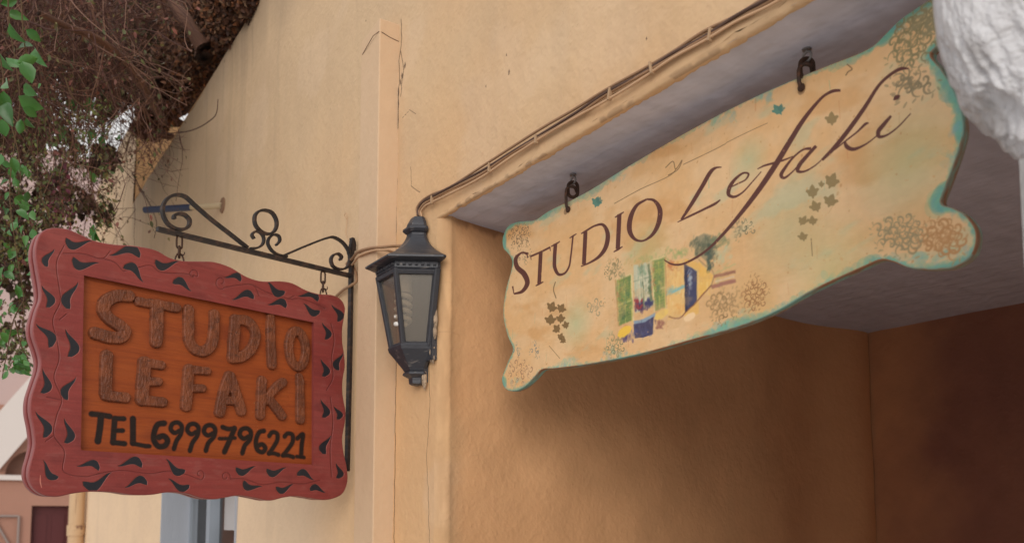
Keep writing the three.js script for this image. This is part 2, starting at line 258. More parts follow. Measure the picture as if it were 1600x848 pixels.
{ // window with a pale blue reveal
  const w = new THREE.Group(); w.name = 'window'; house.add(w); w.userData.label = 'window with pale blue reveal under the red sign';
  const blue = std([0.4, 0.43, 0.49], 0.7, { bumpMap: plasterBump, bumpScale: 0.002 }), sash = std([0.3, 0.34, 0.4], 0.5), z = -0.147;
  add([box(WX0 - 0.015, WX0 + 0.003, WY0, WY1, z - 0.05, 0.006), box(WX1 - 0.003, WX1 + 0.015, WY0, WY1, z - 0.05, 0.006), box(WX0, WX1, WY1 - 0.003, WY1 + 0.015, z - 0.05, 0.006)], blue, 'reveal', w);
  add([box(WX0, WX0 + 0.03, WY0, WY1, z - 0.04, z), box(-4.785, -4.715, WY0, WY1, z - 0.04, z + 0.012), box(WX1 - 0.06, WX1, WY0, WY1, z - 0.04, z), box(WX0, WX1, WY0, WY0 + 0.06, z - 0.038, z + 0.002), box(WX0, WX1, WY1 - 0.05, WY1, z - 0.038, z + 0.002)], sash, 'frame', w);
  const glass = new THREE.MeshPhysicalMaterial({ color: 0xffffff, roughness: 0.04, transmission: 1, thickness: 0, ior: 1.5, specularIntensity: 0.35 });
  add(box(WX0 + 0.03, -4.79, WY0 + 0.06, WY1 - 0.05, z - 0.02, z - 0.016), glass, 'pane', w);
  add(box(-4.70, WX1 - 0.06, WY0 + 0.06, WY1 - 0.05, z - 0.02, z - 0.016), glass, 'pane', w);
  add(box(-4.70, WX1 - 0.02, EYE.y - 0.06, WY1, z - 0.07, z - 0.06), std([0.5, 0.52, 0.54], 0.8), 'blind', w);
  add([box(WX0 - 0.02, WX1 + 0.02, WY0, WY1, -0.9, -0.88), box(WX0 - 0.002, WX0 + 0.006, WY0, WY1, -0.88, z - 0.045), box(WX1 - 0.006, WX1 + 0.002, WY0, WY1, -0.88, z - 0.045), box(WX0, WX1, WY0 - 0.001, WY0 + 0.006, -0.88, z - 0.045), box(WX0, WX1, WY1 - 0.006, WY1 + 0.001, -0.88, z - 0.045)], std([0.03, 0.028, 0.03], 0.9), 'dark_room', w);  // near-black lining puts the shade of the unlit room into its colour
  add(box(WX0 - 0.03, WX1 + 0.03, WY0 - 0.05, WY0 + 0.002, z, 0.04), blue, 'sill', w);
}
const ground = add(grid(1, 1, (i, j) => V(-150 + 300 * i, 0, 150 - 300 * j), (i, j, p) => [p.x, p.z]), std(0xffffff, 0.85, { map: pixelTex(512, 512, (u, v) => mix([0.62, 0.585, 0.55], [0.5, 0.47, 0.44], tfbm(u, v, 8, 5)), true, [1.4, 1.4]), bumpMap: roughRock, bumpScale: 0.01 }), 'ground');
ground.userData = { kind: 'structure' };

// ------------------------------------------------------------------ yellow hanging sign
const ivory = { z: -0.118, th: 0.013 };
const ivoryEdge = [[785, 373], [792, 355], [805, 347], [822, 345], [836, 343], [857, 329], [912, 302], [977, 262], [1065, 210], [1152, 164], [1240, 124], [1290, 103], [1350, 79], [1368, 68], [1384, 52], [1406, 31], [1448, 2], [1472, -11], [1492, -10], [1501, 8], [1496, 36], [1478, 60], [1462, 75], [1455, 84], [1472, 108], [1491, 141], [1504, 179], [1506, 206], [1496, 244], [1480, 288], [1471, 313], [1474, 320], [1491, 325], [1513, 339], [1527, 363], [1521, 396], [1497, 415], [1464, 421], [1420, 418], [1395, 409], [1378, 406], [1350, 417], [1268, 455], [1218, 484], [1164, 507], [1082, 531], [1001, 553], [920, 569], [867, 576], [846, 578], [836, 588], [821, 603], [803, 611], [788, 606], [784, 592], [792, 568], [801, 546], [793, 525], [786, 490], [790, 454], [799, 420], [800, 408], [795, 398], [786, 387]];
const IX0 = -1.95, IX1 = -0.52, IY0 = 1.75, IY1 = 2.4, IW = 2048, IH = Math.round(IW * (IY1 - IY0) / (IX1 - IX0));
const iq = (px, py) => { const p = onZ(px, py, ivory.z); return V2((p.x - IX0) / (IX1 - IX0) * IW, (IY1 - p.y) / (IY1 - IY0) * IH); };
function blobPath(ctx, pts) { ctx.beginPath(); pts.forEach((p, i) => (i ? ctx.lineTo(p.x, p.y) : ctx.moveTo(p.x, p.y))); ctx.closePath(); }
function pen(ctx, map, pts, color, fat = 1) {                    // lettering stroke of changing width: [x, y, width]
  const c = new THREE.CatmullRomCurve3(pts.map(([x, y, w]) => V(x, y, w)), false, 'centripetal').getPoints(pts.length * 14), a = [], b = [];
  c.forEach((p, i) => { const t = c[Math.min(c.length - 1, i + 1)].clone().sub(c[Math.max(0, i - 1)]), l = Math.hypot(t.x, t.y) || 1, w = Math.max(0.35, p.z / 2 * fat); a.push(map(p.x - t.y / l * w, p.y + t.x / l * w)); b.push(map(p.x + t.y / l * w, p.y - t.x / l * w)); });
  ctx.fillStyle = color; blobPath(ctx, [...a, ...b.reverse()]); ctx.fill();
}
function poly(ctx, map, pts, color) { ctx.fillStyle = color; blobPath(ctx, pts.map(([x, y]) => map(x, y))); ctx.fill(); }
function ivoryPainting() {
  const cv = document.createElement('canvas'); cv.width = IW; cv.height = IH; const c = cv.getContext('2d'), r = rng(21);
  const img = c.createImageData(IW, IH), d = img.data;
  for (let y = 0; y < IH; y++) for (let x = 0; x < IW; x++) {
    const u = x / 200, v = y / 200, n = fbm(u * 1.5, v * 2.4, 4), m = fbm(u * 0.9 + 30 + v * 0.8, v * 2.2 - u * 0.7, 4), t = fbm(u * 1.3 - v * 1.2 + 60, v * 3.2 + u + 3, 4), g = fbm(u * 14, v * 14, 2);
    let k = mix([0.77, 0.515, 0.28], [0.74, 0.455, 0.215], sm(n, 0.3, 0.7)); k = mix(k, [0.62, 0.32, 0.11], 0.55 * sm(m, 0.55, 0.75)); k = mix(k, [0.45, 0.52, 0.34], 0.42 * sm(t, 0.6, 0.78));
    k = k.map((q) => q * (0.95 + 0.1 * g)); const i = (y * IW + x) * 4; d[i] = toS(k[0]); d[i + 1] = toS(k[1]); d[i + 2] = toS(k[2]); d[i + 3] = 255;
  }
  c.putImageData(img, 0, 0);
  c.lineCap = c.lineJoin = 'round';
  // thin scratches of rust and green in the glaze
  for (let i = 0; i < 150; i++) { const x = r() * IW, y = r() * IH, h = 10 + 34 * r(); c.strokeStyle = r() < 0.7 ? `rgba(190,95,50,${0.08 + 0.2 * r()})` : `rgba(70,170,150,${0.08 + 0.18 * r()})`; c.lineWidth = 1 + 4 * r() * r(); c.beginPath(); c.moveTo(x, y); c.lineTo(x + 6 * (r() - 0.5), y + h); c.stroke(); }
  for (let i = 0; i < 60; i++) { const x = r() * IW, y = r() * IH; c.strokeStyle = `rgba(150,105,60,${0.12 + 0.16 * r()})`; c.lineWidth = 1 + r(); c.beginPath(); c.moveTo(x, y); c.lineTo(x + 30 * r(), y - 40 * r()); c.stroke(); }
  // turquoise brushed round the edge
  const edge = new THREE.CatmullRomCurve3(ivoryEdge.map(([x, y]) => { const p = iq(x, y); return V(p.x, p.y, 0); }), true, 'centripetal').getPoints(900);
  edge.forEach((p, i) => { for (let k = 0; k < 3; k++) { const w = fbm(i * 0.045, 5 + k, 3), s = 2 + 26 * w * w * w * 1.6; c.fillStyle = ['rgba(85,160,145,', 'rgba(105,155,160,', 'rgba(135,185,145,'][(i * 7 + k) % 3] + (0.09 + 0.15 * w) + ')'; c.beginPath(); c.ellipse(p.x + 12 * (r() - 0.5), p.y + 12 * (r() - 0.5), s, s * (0.5 + r() * 0.5), r() * 3, 0, 7); c.fill(); } });
  for (const [px, py, R] of [[1505, 400, 40], [1440, 412, 40], [1390, 410, 30], [1500, 250, 26], [1505, 200, 22], [1462, 90, 22], [1395, 40, 26], [1300, 440, 30], [1180, 495, 36], [1130, 512, 30], [800, 600, 26], [890, 570, 26], [960, 555, 26], [1190, 150, 20], [1130, 180, 26], [960, 275, 20]]) for (let k = 0; k < 26; k++) { const p = iq(px + (r() - 0.5) * R * 1.6, py + (r() - 0.5) * R * 0.7); c.fillStyle = (r() < 0.5 ? 'rgba(70,180,170,' : 'rgba(110,165,190,') + (0.05 + 0.11 * r()) + ')'; c.beginPath(); c.ellipse(p.x, p.y, 4 + 16 * r(), 3 + 7 * r(), r() * 3, 0, 7); c.fill(); }
  // soft coloured clouds
  for (const [px, py, R, col] of [[1010, 400, 50, '150,190,120'], [1170, 250, 30, '120,190,160'], [1420, 250, 60, '150,200,150'], [1300, 420, 60, '170,190,120'], [900, 505, 40, '120,190,150'], [1230, 360, 60, '150,190,160'], [1180, 470, 40, '190,160,90']]) { const p = iq(px, py), g = c.createRadialGradient(p.x, p.y, 0, p.x, p.y, R * 2.4); g.addColorStop(0, `rgba(${col},0.30)`); g.addColorStop(1, `rgba(${col},0)`); c.fillStyle = g; c.fillRect(p.x - R * 3, p.y - R * 3, R * 6, R * 6); }
  // scrollwork stencils
  const curl = (px, py, s, a, col) => { const o = iq(px, py), k = IW / 1600 * 2.2 * s, f = r() < 0.5 ? -1 : 1; c.save(); c.translate(o.x, o.y); c.rotate(a); c.scale(f, 1); c.strokeStyle = col; c.fillStyle = col; for (let i = 0; i < 22; i++) { const t = i / 22 * 5.4, u = (i + 1) / 22 * 5.4, q = k * (1 - t * 0.155), w = k * (1 - u * 0.155); c.lineWidth = k * (0.10 + 0.2 * Math.sin(Math.PI * (i + 1) / 24)); c.beginPath(); c.moveTo(q * Math.cos(t), q * Math.sin(t)); c.lineTo(w * Math.cos(u), w * Math.sin(u)); c.stroke(); } c.beginPath(); c.arc(0.04 * k, 0, k * 0.15, 0, 7); c.fill(); for (const b of [-0.9, -0.2, 0.5]) { c.save(); c.translate(k * 1.18 * Math.cos(b), k * 1.18 * Math.sin(b)); c.rotate(b); c.beginPath(); c.ellipse(k * 0.18, 0, k * 0.32, k * 0.13, 0.5, 0, 7); c.fill(); c.restore(); } c.restore(); };
  const patch = (px, py, rx, ry, n, col, s) => { for (let i = 0; i < n; i++) { const a = i * 2.4, q = Math.sqrt((i + 0.5) / n); curl(px + rx * q * Math.cos(a), py + ry * q * Math.sin(a), s * (0.55 + 0.5 * r()), a + r(), col); } };
  patch(812, 368, 18, 18, 20, 'rgba(110,85,60,0.55)', 5.2); patch(816, 402, 12, 10, 6, 'rgba(110,105,85,0.5)', 5);
  patch(812, 580, 20, 22, 16, 'rgba(150,110,85,0.45)', 5.4); patch(835, 545, 9, 9, 4, 'rgba(110,120,120,0.5)', 5); patch(806, 545, 9, 9, 4, 'rgba(110,125,125,0.4)', 5);
  patch(958, 422, 14, 16, 11, 'rgba(115,112,75,0.55)', 5); patch(962, 540, 15, 16, 12, 'rgba(115,120,85,0.55)', 5); patch(930, 480, 12, 14, 6, 'rgba(150,140,110,0.4)', 6);
  patch(1130, 475, 24, 22, 20, 'rgba(140,112,72,0.5)', 5.4); patch(1180, 460, 20, 22, 20, 'rgba(158,112,70,0.5)', 5.4);
  patch(1160, 355, 20, 16, 9, 'rgba(105,105,80,0.55)', 5);
  patch(1425, 65, 34, 40, 24, 'rgba(140,130,92,0.5)', 7.5); patch(1455, 30, 22, 22, 10, 'rgba(150,140,105,0.6)', 9); patch(1425, 130, 30, 14, 9, 'rgba(140,125,95,0.55)', 8);
  patch(1410, 365, 40, 28, 26, 'rgba(155,140,105,0.5)', 6.5); patch(1475, 372, 34, 28, 26, 'rgba(190,140,90,0.55)', 7);
  // ivy sprays and small stars
  const ivy = (px, py, s, col) => { const th = 2.4 * (vn(px * 1.7, py * 2.3) - 0.5), m = (x, y) => iq(px + (x * Math.cos(th) - y * Math.sin(th)) * s * 1.08, py + (x * Math.sin(th) + y * Math.cos(th)) * s * 1.08); poly(c, m, [[0.05, -1.15], [0.32, -0.78], [0.45, -0.42], [0.82, -0.5], [1.05, -0.28], [0.72, 0.1], [0.62, 0.5], [0.25, 0.62], [0.08, 0.95], [-0.02, 0.95], [-0.18, 0.6], [-0.6, 0.52], [-0.7, 0.1], [-1.0, -0.22], [-0.85, -0.48], [-0.42, -0.4], [-0.28, -0.8]].map(([x, y]) => [x * (0.85 + 0.3 * vn(px, py)) + y * 0.3 * (vn(py, px) - 0.5), y]), col); };
  for (const [x, y, s] of [[862, 480, 8], [877, 482, 7], [860, 500, 8], [876, 498, 7], [870, 514, 6.5], [884, 508, 6], [876, 526, 5.5], [880, 532, 5]]) ivy(x, y, s, 'rgba(115,88,52,0.85)');
  for (const [x, y, s] of [[1300, 283, 12], [1270, 300, 10], [1298, 314, 10], [1275, 323, 9], [1255, 345, 8], [1270, 345, 7], [1255, 370, 7], [1300, 186, 10], [1284, 288, 5]]) ivy(x, y, s, 'rgba(135,115,72,0.8)');
  for (const [x, y, s] of [[932, 316, 8], [1216, 172, 9]]) { ivy(x, y, s, 'rgba(70,130,120,0.85)'); ivy(x + s * 0.5, y - s * 0.3, s * 0.7, 'rgba(80,120,110,0.7)'); }
  for (const [pts, w] of [[[[868, 440], [865, 452], [869, 466]], 1.6], [[[960, 318], [1000, 296], [1050, 272], [1058, 262]], 1.1], [[[1068, 257], [1120, 232], [1135, 224]], 1.1], [[[1135, 223], [1165, 208], [1200, 192]], 0.9], [[[1040, 262], [1052, 252], [1056, 264], [1066, 250], [1060, 264], [1044, 274]], 1.4], [[[1324, 100], [1332, 108], [1326, 112], [1322, 118]], 2], [[[1270, 400], [1268, 372]], 1.2], [[[858, 540], [875, 560]], 0.8]]) pen(c, iq, pts.map(([x, y]) => [x, y, w]), 'rgba(110,85,55,0.75)');
  // the little house picture
  const P = (pts, col) => poly(c, iq, pts, col);
  const wash = (px, py, rx, ry, n, col, a) => { for (let i = 0; i < n; i++) { const p = iq(px + (r() + r() - 1) * rx, py + (r() + r() - 1) * ry); c.fillStyle = `rgba(${col},${a * (0.5 + r())})`; c.beginPath(); c.ellipse(p.x, p.y, 2 + 7 * r(), 2 + 5 * r(), r() * 3, 0, 7); c.fill(); } };
  wash(1010, 465, 48, 50, 160, '225,165,95', 0.12); wash(1085, 440, 40, 40, 130, '240,185,90', 0.16); wash(1100, 420, 50, 40, 70, '150,175,110', 0.14); wash(975, 490, 18, 40, 60, '190,110,70', 0.16); wash(1010, 405, 45, 10, 60, '130,165,95', 0.2);
  P([[1040, 412], [1068, 404], [1070, 492], [1044, 500]], 'rgba(238,195,120,0.85)'); P([[1092, 408], [1115, 430], [1108, 450], [1090, 470]], 'rgba(240,190,95,0.9)'); P([[1070, 404], [1095, 412], [1092, 490], [1070, 495]], 'rgba(235,185,95,0.8)');
  wash(1060, 450, 16, 36, 70, '240,200,130', 0.3); wash(1055, 452, 14, 6, 18, '120,185,190', 0.35); wash(1052, 415, 10, 10, 30, '190,90,50', 0.25); wash(1065, 480, 14, 12, 30, '235,170,90', 0.3);
  P([[964, 438], [986, 430], [988, 500], [968, 508]], 'rgba(112,138,72,0.92)'); P([[1018, 408], [1039, 402], [1040, 480], [1024, 486]], 'rgba(128,148,82,0.92)');
  P([[990, 414], [1016, 408], [1020, 478], [993, 490]], 'rgba(196,200,176,0.95)');
  for (let i = 0; i < 16; i++) { const k = i / 15; pen(c, iq, [[965 + 1.5 * k, 441 + 64 * k, 0.9], [986 + k, 433 + 66 * k, 0.9]], 'rgba(70,110,60,0.6)'); pen(c, iq, [[1019 + 4 * k, 411 + 72 * k, 0.9], [1039, 405 + 72 * k, 0.9]], 'rgba(75,115,60,0.55)'); }
  for (const x of [966, 976, 986, 1020, 1029, 1038]) pen(c, iq, [[x, x < 1000 ? 438 : 408, 1.3], [x + 2, x < 1000 ? 504 : 482, 1.3]], 'rgba(205,205,110,0.7)');
  wash(976, 490, 9, 14, 26, '60,100,60', 0.35); wash(1003, 425, 8, 14, 22, '110,150,120', 0.4); wash(1015, 440, 3, 26, 16, '60,90,60', 0.5); pen(c, iq, [[1000, 412, 1.6], [1004, 480, 1.6]], 'rgba(110,140,120,0.8)');
  wash(1004, 478, 13, 10, 70, '62,40,84', 0.6); wash(998, 474, 10, 9, 22, '150,50,60', 0.6); wash(1015, 474, 8, 9, 30, '45,50,100', 0.6);
  P([[990, 502], [1006, 498], [1024, 488], [1024, 494], [1008, 504], [991, 508]], 'rgba(130,160,190,0.95)'); P([[990, 507], [1008, 503], [1022, 494], [1020, 522], [1006, 527], [992, 528]], 'rgba(48,50,92,0.95)');
  wash(1030, 505, 9, 12, 40, '130,75,70', 0.35); wash(980, 528, 10, 8, 26, '70,60,110', 0.4);
  for (const [pts, w, col] of [[[[962, 437], [987, 428]], 2.2, '222,205,150'], [[[962, 437], [967, 509]], 2.2, '190,150,95'], [[[987, 429], [990, 502]], 2.4, '226,212,160'], [[[1018, 407], [1023, 487]], 2.4, '226,212,160'], [[[1018, 407], [1040, 400]], 2, '222,205,150'], [[[1040, 401], [1042, 481]], 2, '190,150,95'], [[[1003, 411], [1007, 482]], 2.2, '120,140,115'], [[[990, 440], [1019, 431]], 1.6, '130,150,125'], [[[1014, 412], [1018, 470]], 3.4, '88,112,84'], [[[967, 476], [989, 468]], 2, '200,205,130'], [[[1021, 455], [1041, 448]], 2, '205,205,140'], [[[1069, 411], [1089, 424]], 1.6, '235,215,170'], [[[1091, 424], [1091, 471]], 1.6, '225,195,140']]) pen(c, iq, pts.map(([x, y]) => [x, y, w]), `rgba(${col},0.85)`);
  const dabs = (x0, x1, y0, y1, slope, n, cols, len, w) => { for (let i = 0; i < n; i++) { const x = x0 + (x1 - x0) * r(), y = y0 + (y1 - y0) * r() + slope * (x - x0), h = len * (0.4 + r()); pen(c, iq, [[x, y, w * (0.4 + r())], [x + 2 * (r() - 0.5), y + h, w * (0.4 + r())]], `rgba(${cols[Math.floor(r() * cols.length)]},${0.15 + 0.25 * r()})`); } };
  dabs(961, 989, 436, 500, -0.3, 34, ['120,150,70', '170,175,80', '70,110,75', '205,190,110', '90,130,110'], 14, 2); dabs(1018, 1041, 408, 474, -0.25, 30, ['130,150,75', '170,175,90', '85,120,70', '205,195,120'], 14, 2); dabs(989, 1020, 412, 470, -0.25, 50, ['200,205,185', '150,175,150', '110,140,125', '225,215,180', '70,95,75'], 12, 1.8); dabs(990, 1024, 505, 522, -0.4, 40, ['48,50,92', '80,95,140', '35,38,75', '110,110,140'], 6, 2);
  dabs(1041, 1070, 415, 485, 0, 60, ['245,215,150', '235,180,105', '220,150,80', '250,225,170'], 9, 3); dabs(1090, 1114, 418, 455, 0.3, 50, ['245,200,110', '235,180,80', '250,220,150'], 8, 2.6); for (let i = 0; i < 26; i++) { const x = 1041 + 28 * r(); pen(c, iq, [[x, 456 - 0.4 * (x - 1041) + 7 * r(), 1.5], [x + 9, 451 - 0.4 * (x - 1041) + 7 * r(), 2]], 'rgba(120,185,195,0.4)'); }
  P([[1078, 378], [1100, 364], [1122, 370], [1114, 396], [1108, 412], [1098, 402], [1088, 392]], 'rgba(95,110,95,0.55)'); dabs(1080, 1122, 366, 398, 0, 70, ['70,88,72', '110,125,100', '50,68,58', '140,150,120'], 9, 1.8);
  for (const [px, py, rx, ry] of [[975, 465, 10, 38], [1029, 445, 9, 38]]) { wash(px, py, rx, ry, 60, '175,175,80', 0.2); wash(px, py, rx, ry, 60, '60,110,75', 0.22); wash(px - 8, py, 4, ry, 20, '190,120,80', 0.25); } wash(1005, 445, 10, 34, 50, '225,220,190', 0.25); wash(1000, 410, 40, 6, 40, '205,170,110', 0.3); wash(1005, 520, 20, 8, 30, '70,80,140', 0.25);
  const oval = (px, py, rx, ry, col) => { const p = iq(px, py), q = iq(px + rx, py), s = iq(px, py + ry); c.fillStyle = col; c.beginPath(); c.ellipse(p.x, p.y, Math.hypot(q.x - p.x, q.y - p.y), Math.hypot(s.x - p.x, s.y - p.y), -0.15, 0, 7); c.fill(); };
  oval(976, 518, 11, 8, 'rgba(246,200,70,0.95)'); oval(1034, 491, 11, 7, 'rgba(240,205,110,0.95)'); oval(1078, 495, 9, 6, 'rgba(250,215,170,0.95)');
  P([[1071, 412], [1089, 424], [1089, 470], [1072, 487]], 'rgba(44,52,98,0.96)'); P([[1069, 411], [1074, 414], [1075, 486], [1071, 488]], 'rgba(30,35,70,0.9)'); wash(1078, 440, 4, 22, 26, '170,185,200', 0.35);
  for (const [pts, w, col] of [[[[1045, 494], [1062, 497], [1072, 487], [1090, 470], [1112, 445]], 1.8, 'rgba(110,60,45,0.85)'], [[[1092, 405], [1116, 428], [1112, 446]], 1.6, 'rgba(150,120,80,0.8)'], [[[1116, 432], [1150, 424]], 5, 'rgba(140,90,75,0.8)'], [[[1116, 428], [1150, 412]], 2, 'rgba(190,185,130,0.8)'], [[[1112, 448], [1150, 438]], 6, 'rgba(140,85,85,0.7)'], [[[1118, 440], [1148, 432]], 2.5, 'rgba(225,200,170,0.9)']]) pen(c, iq, pts.map(([x, y]) => [x, y, w]), col);
  wash(1100, 385, 22, 18, 90, '70,85,70', 0.4); wash(1110, 405, 8, 18, 50, '60,80,72', 0.5); wash(1125, 375, 16, 12, 40, '110,130,95', 0.4); wash(1060, 395, 24, 10, 40, '140,165,100', 0.3); wash(1130, 400, 16, 20, 40, '190,195,160', 0.3);
  { const a = iq(950, 390), b = iq(1165, 540), x0 = Math.floor(a.x), y0 = Math.floor(Math.min(a.y, iq(1165, 350).y)), w = Math.ceil(b.x - a.x), h = Math.ceil(iq(950, 540).y - y0), src = c.getImageData(x0, y0, w, h), out = c.createImageData(w, h);
    const base = [208, 168, 118];
    for (let y = 0; y < h; y++) for (let x = 0; x < w; x++) { const dx = 4 * (fbm(x * 0.06, y * 0.06, 3) - 0.5), dy = 4 * (fbm(x * 0.06 + 40, y * 0.06, 3) - 0.5), k = 0.10 + 0.28 * sm(fbm(x * 0.03 + 9, y * 0.03, 4), 0.5, 0.75); for (let q = 0; q < 3; q++) { let v = 0; for (let j = -1; j <= 1; j++) for (let i = -1; i <= 1; i++) { const sx = Math.min(w - 1, Math.max(0, Math.round(x + dx + i * 1.6))), sy = Math.min(h - 1, Math.max(0, Math.round(y + dy + j * 1.6))); v += src.data[(sy * w + sx) * 4 + q]; } out.data[(y * w + x) * 4 + q] = v / 9 * (1 - k) + base[q] * k; } out.data[(y * w + x) * 4 + 3] = 255; }
    c.putImageData(out, x0, y0); }
  // lettering
  const ink = 'rgb(92,50,42)', K = (...p) => pen(c, iq, p, ink, 1.13);
  K([825, 397, 4], [816, 394.5, 2.4], [806, 404, 5], [808, 417, 6.5], [819, 428, 7.5], [824, 442, 6.5], [816, 455, 4.5], [803, 459, 2.2]); K([803, 459, 1], [801, 447, 2.2]); K([824, 394, 1.4], [824, 403, 1.4]);
  K([829, 400.5, 2.6], [844, 394, 2.6], [860, 386, 2.6]); K([829, 399, 1.4], [830, 406, 1]); K([859, 385, 1.4], [860, 392, 1]); K([845, 394, 5.2], [842.5, 443, 5.2]); K([837, 446.5, 1.3], [842.5, 443.5, 2.6], [849, 440, 1.3]);
  K([868, 381, 5], [866.5, 405, 5], [867, 418, 5], [873, 428.5, 4], [882, 427, 2.8], [889, 417, 2.4], [892, 400, 2.2], [895.5, 368, 2.2]); K([861, 385, 1.3], [868, 381.5, 2.4], [875, 377, 1.3]); K([890, 372, 1.2], [895.5, 368.5, 2], [901, 365, 1.2]);
  K([915, 361, 5.5], [912.5, 413, 5.5]); K([908, 365, 1.4], [915, 361, 2.4], [930, 352.5, 2.6], [942, 351, 4], [949.5, 364, 6], [947, 385, 6], [937, 400, 4.4], [922, 410, 2.6], [908, 416, 1.6]);
  K([968, 335, 6], [965.5, 389, 6]); K([961, 339.5, 1.4], [968, 335.5, 2.6], [975, 331, 1.4]); K([959, 393.5, 1.4], [966, 389.5, 2.6], [973, 385, 1.4]);
  K([1011, 311, 2.4], [1022, 313, 4], [1031, 326, 6.6], [1030, 346, 6.6], [1020, 366, 4.6], [1005, 376, 2.6], [993, 374, 4], [984.5, 362, 6.6], [985, 342, 6.6], [995, 321, 4.4], [1011, 311, 2.4]);
  K([1128, 261, 1.2], [1119, 262, 3], [1112, 267, 5], [1097, 292, 5.5], [1080, 320, 5], [1065, 343, 3]); K([1059, 347, 1.2], [1075, 339, 2.6], [1100, 327, 3], [1118, 318, 3.4], [1126, 312, 1.6]);
  K([1141, 293, 1.4], [1153, 287, 1.8], [1166, 280, 2], [1170, 271.5, 2.8], [1163, 270, 2.6], [1149, 280, 4], [1140, 294, 5.5], [1139, 304, 5], [1147, 307.5, 3.6], [1160, 301, 2.2], [1176, 284, 1.6], [1190, 268, 1.2]);
  K([1314, 141, 3.4], [1303, 142, 4.4], [1289, 149, 3.6], [1275, 163, 4.4], [1254, 190, 6], [1234, 222, 7], [1212, 258, 7.5], [1190, 291, 7], [1170, 318, 6.2], [1150, 343, 5], [1130, 366, 4.2], [1108, 388, 3.4], [1085, 404, 3], [1064, 413, 2.8], [1050, 412.5, 2.4], [1038, 406, 1.4]);
  K([1184, 264, 1.2], [1194, 259, 2.4], [1208, 255, 3], [1225, 250, 2.6], [1240, 244, 1.2]);
  K([1268, 232, 4.4], [1257, 233, 2.8], [1242, 244, 2.6], [1228, 261, 4], [1221, 274, 5], [1225, 278, 3.6], [1238, 269, 2], [1256, 248, 1.6], [1274, 228, 2.4]); K([1276, 228, 4], [1262, 243, 5], [1249, 259, 5.6], [1247, 267, 4.6], [1256, 268, 2.8], [1272, 260, 1.8], [1284, 250, 1.4]);
  K([1421, 107, 1.6], [1410, 107, 4.6], [1397, 113, 4.2], [1376, 131, 4.2], [1351, 169, 5.5], [1325, 205, 6], [1303, 232, 5.6], [1285, 250, 3.6]);
  K([1305, 234, 1.2], [1322, 220, 2], [1340, 206, 2.4], [1354, 193, 3.4], [1358, 192, 2]); K([1320, 220, 2.6], [1324, 229, 6], [1333, 233, 5], [1352, 226, 2.4], [1376, 208, 1.4]);
  K([1393, 181, 3.4], [1382, 194, 5.4], [1373, 206, 5.8], [1374, 213, 5], [1384, 212, 3], [1402, 200, 2], [1424, 177, 1.4]); K([1397, 156, 2], [1402, 152, 6.4], [1407, 149, 2]);
  for (let i = 0; i < 1500; i++) { const x = r() * IW, y = IH * r(), w = 1 + 2.6 * r() * r(); c.fillStyle = `rgba(${r() < 0.6 ? '212,165,110' : '190,140,88'},${0.25 + 0.45 * r()})`; c.beginPath(); c.ellipse(x, y, w, w * (0.5 + 1.5 * r()), r() * 3, 0, 7); c.fill(); }
  // dark spots close to the hooks
  for (const [px, py] of [[884, 329], [1253, 139]]) { const p = iq(px, py); c.fillStyle = 'rgba(60,35,20,0.35)'; c.beginPath(); c.arc(p.x, p.y + 3, 11, 0, 7); c.fill(); }
  return cv;
}
function outlineShape(pts, n, closed = true) { const s = new THREE.Shape(); new THREE.CatmullRomCurve3(pts.map((p) => V(p.x, p.y, 0)), closed, 'centripetal').getPoints(n).forEach((p, i) => (i ? s.lineTo(p.x, p.y) : s.moveTo(p.x, p.y))); return s; }
const ivoryBase = V(-1.2, L - 0.44, ivory.z);
{
  const t = canvasTex(ivoryPainting(), IX0 - ivoryBase.x, IX1 - ivoryBase.x, IY0 - ivoryBase.y, IY1 - ivoryBase.y);
  const face = std(0xffffff, 0.62, { map: t, bumpMap: pixelTex(512, 512, (u, v) => 0.55 * tfbm(u * 0.25, v, 40, 3) + 0.3 * tfbm(u, v, 12, 4) + 0.15 * tfbm(u, v, 80, 2), false, [0.35, 0.35]), bumpScale: 0.0016 }), side = std(0xffffff, 0.75, { map: pixelTex(256, 64, (u, v) => mix([0.2, 0.36, 0.3], [0.3, 0.14, 0.07], sm(tfbm(u, v, 8, 4), 0.35, 0.65)), true, [0.4, 0.1]) });
  const g = new THREE.ExtrudeGeometry(outlineShape(ivoryEdge.map(([x, y]) => { const p = onZ(x, y, ivory.z); return V2(p.x - ivoryBase.x, p.y - ivoryBase.y); }), 420), { depth: ivory.th, bevelEnabled: true, bevelThickness: 0.002, bevelSize: 0.002, bevelOffset: -0.002, bevelSegments: 2 });
  g.translate(0, 0, -ivory.th - 0.002);
  const s = thing('hanging_sign', 'long yellow cloud-shaped sign with brown STUDIO lettering hanging under the lintel', 'sign', ivoryBase);
  add(g, [face, side], 'board', s);
}
const rust = std(0xffffff, 0.6, { metalness: 0.55, map: pixelTex(256, 256, (u, v) => mix([0.05, 0.032, 0.026], [0.13, 0.06, 0.035], sm(tfbm(u, v, 10, 4), 0.4, 0.75)), true, [0.05, 0.05]), bumpMap: fineBump, bumpScale: 0.0006 });
const zinc = std([0.32, 0.31, 0.31], 0.42, { metalness: 0.8, bumpMap: fineBump, bumpScale: 0.0003 });
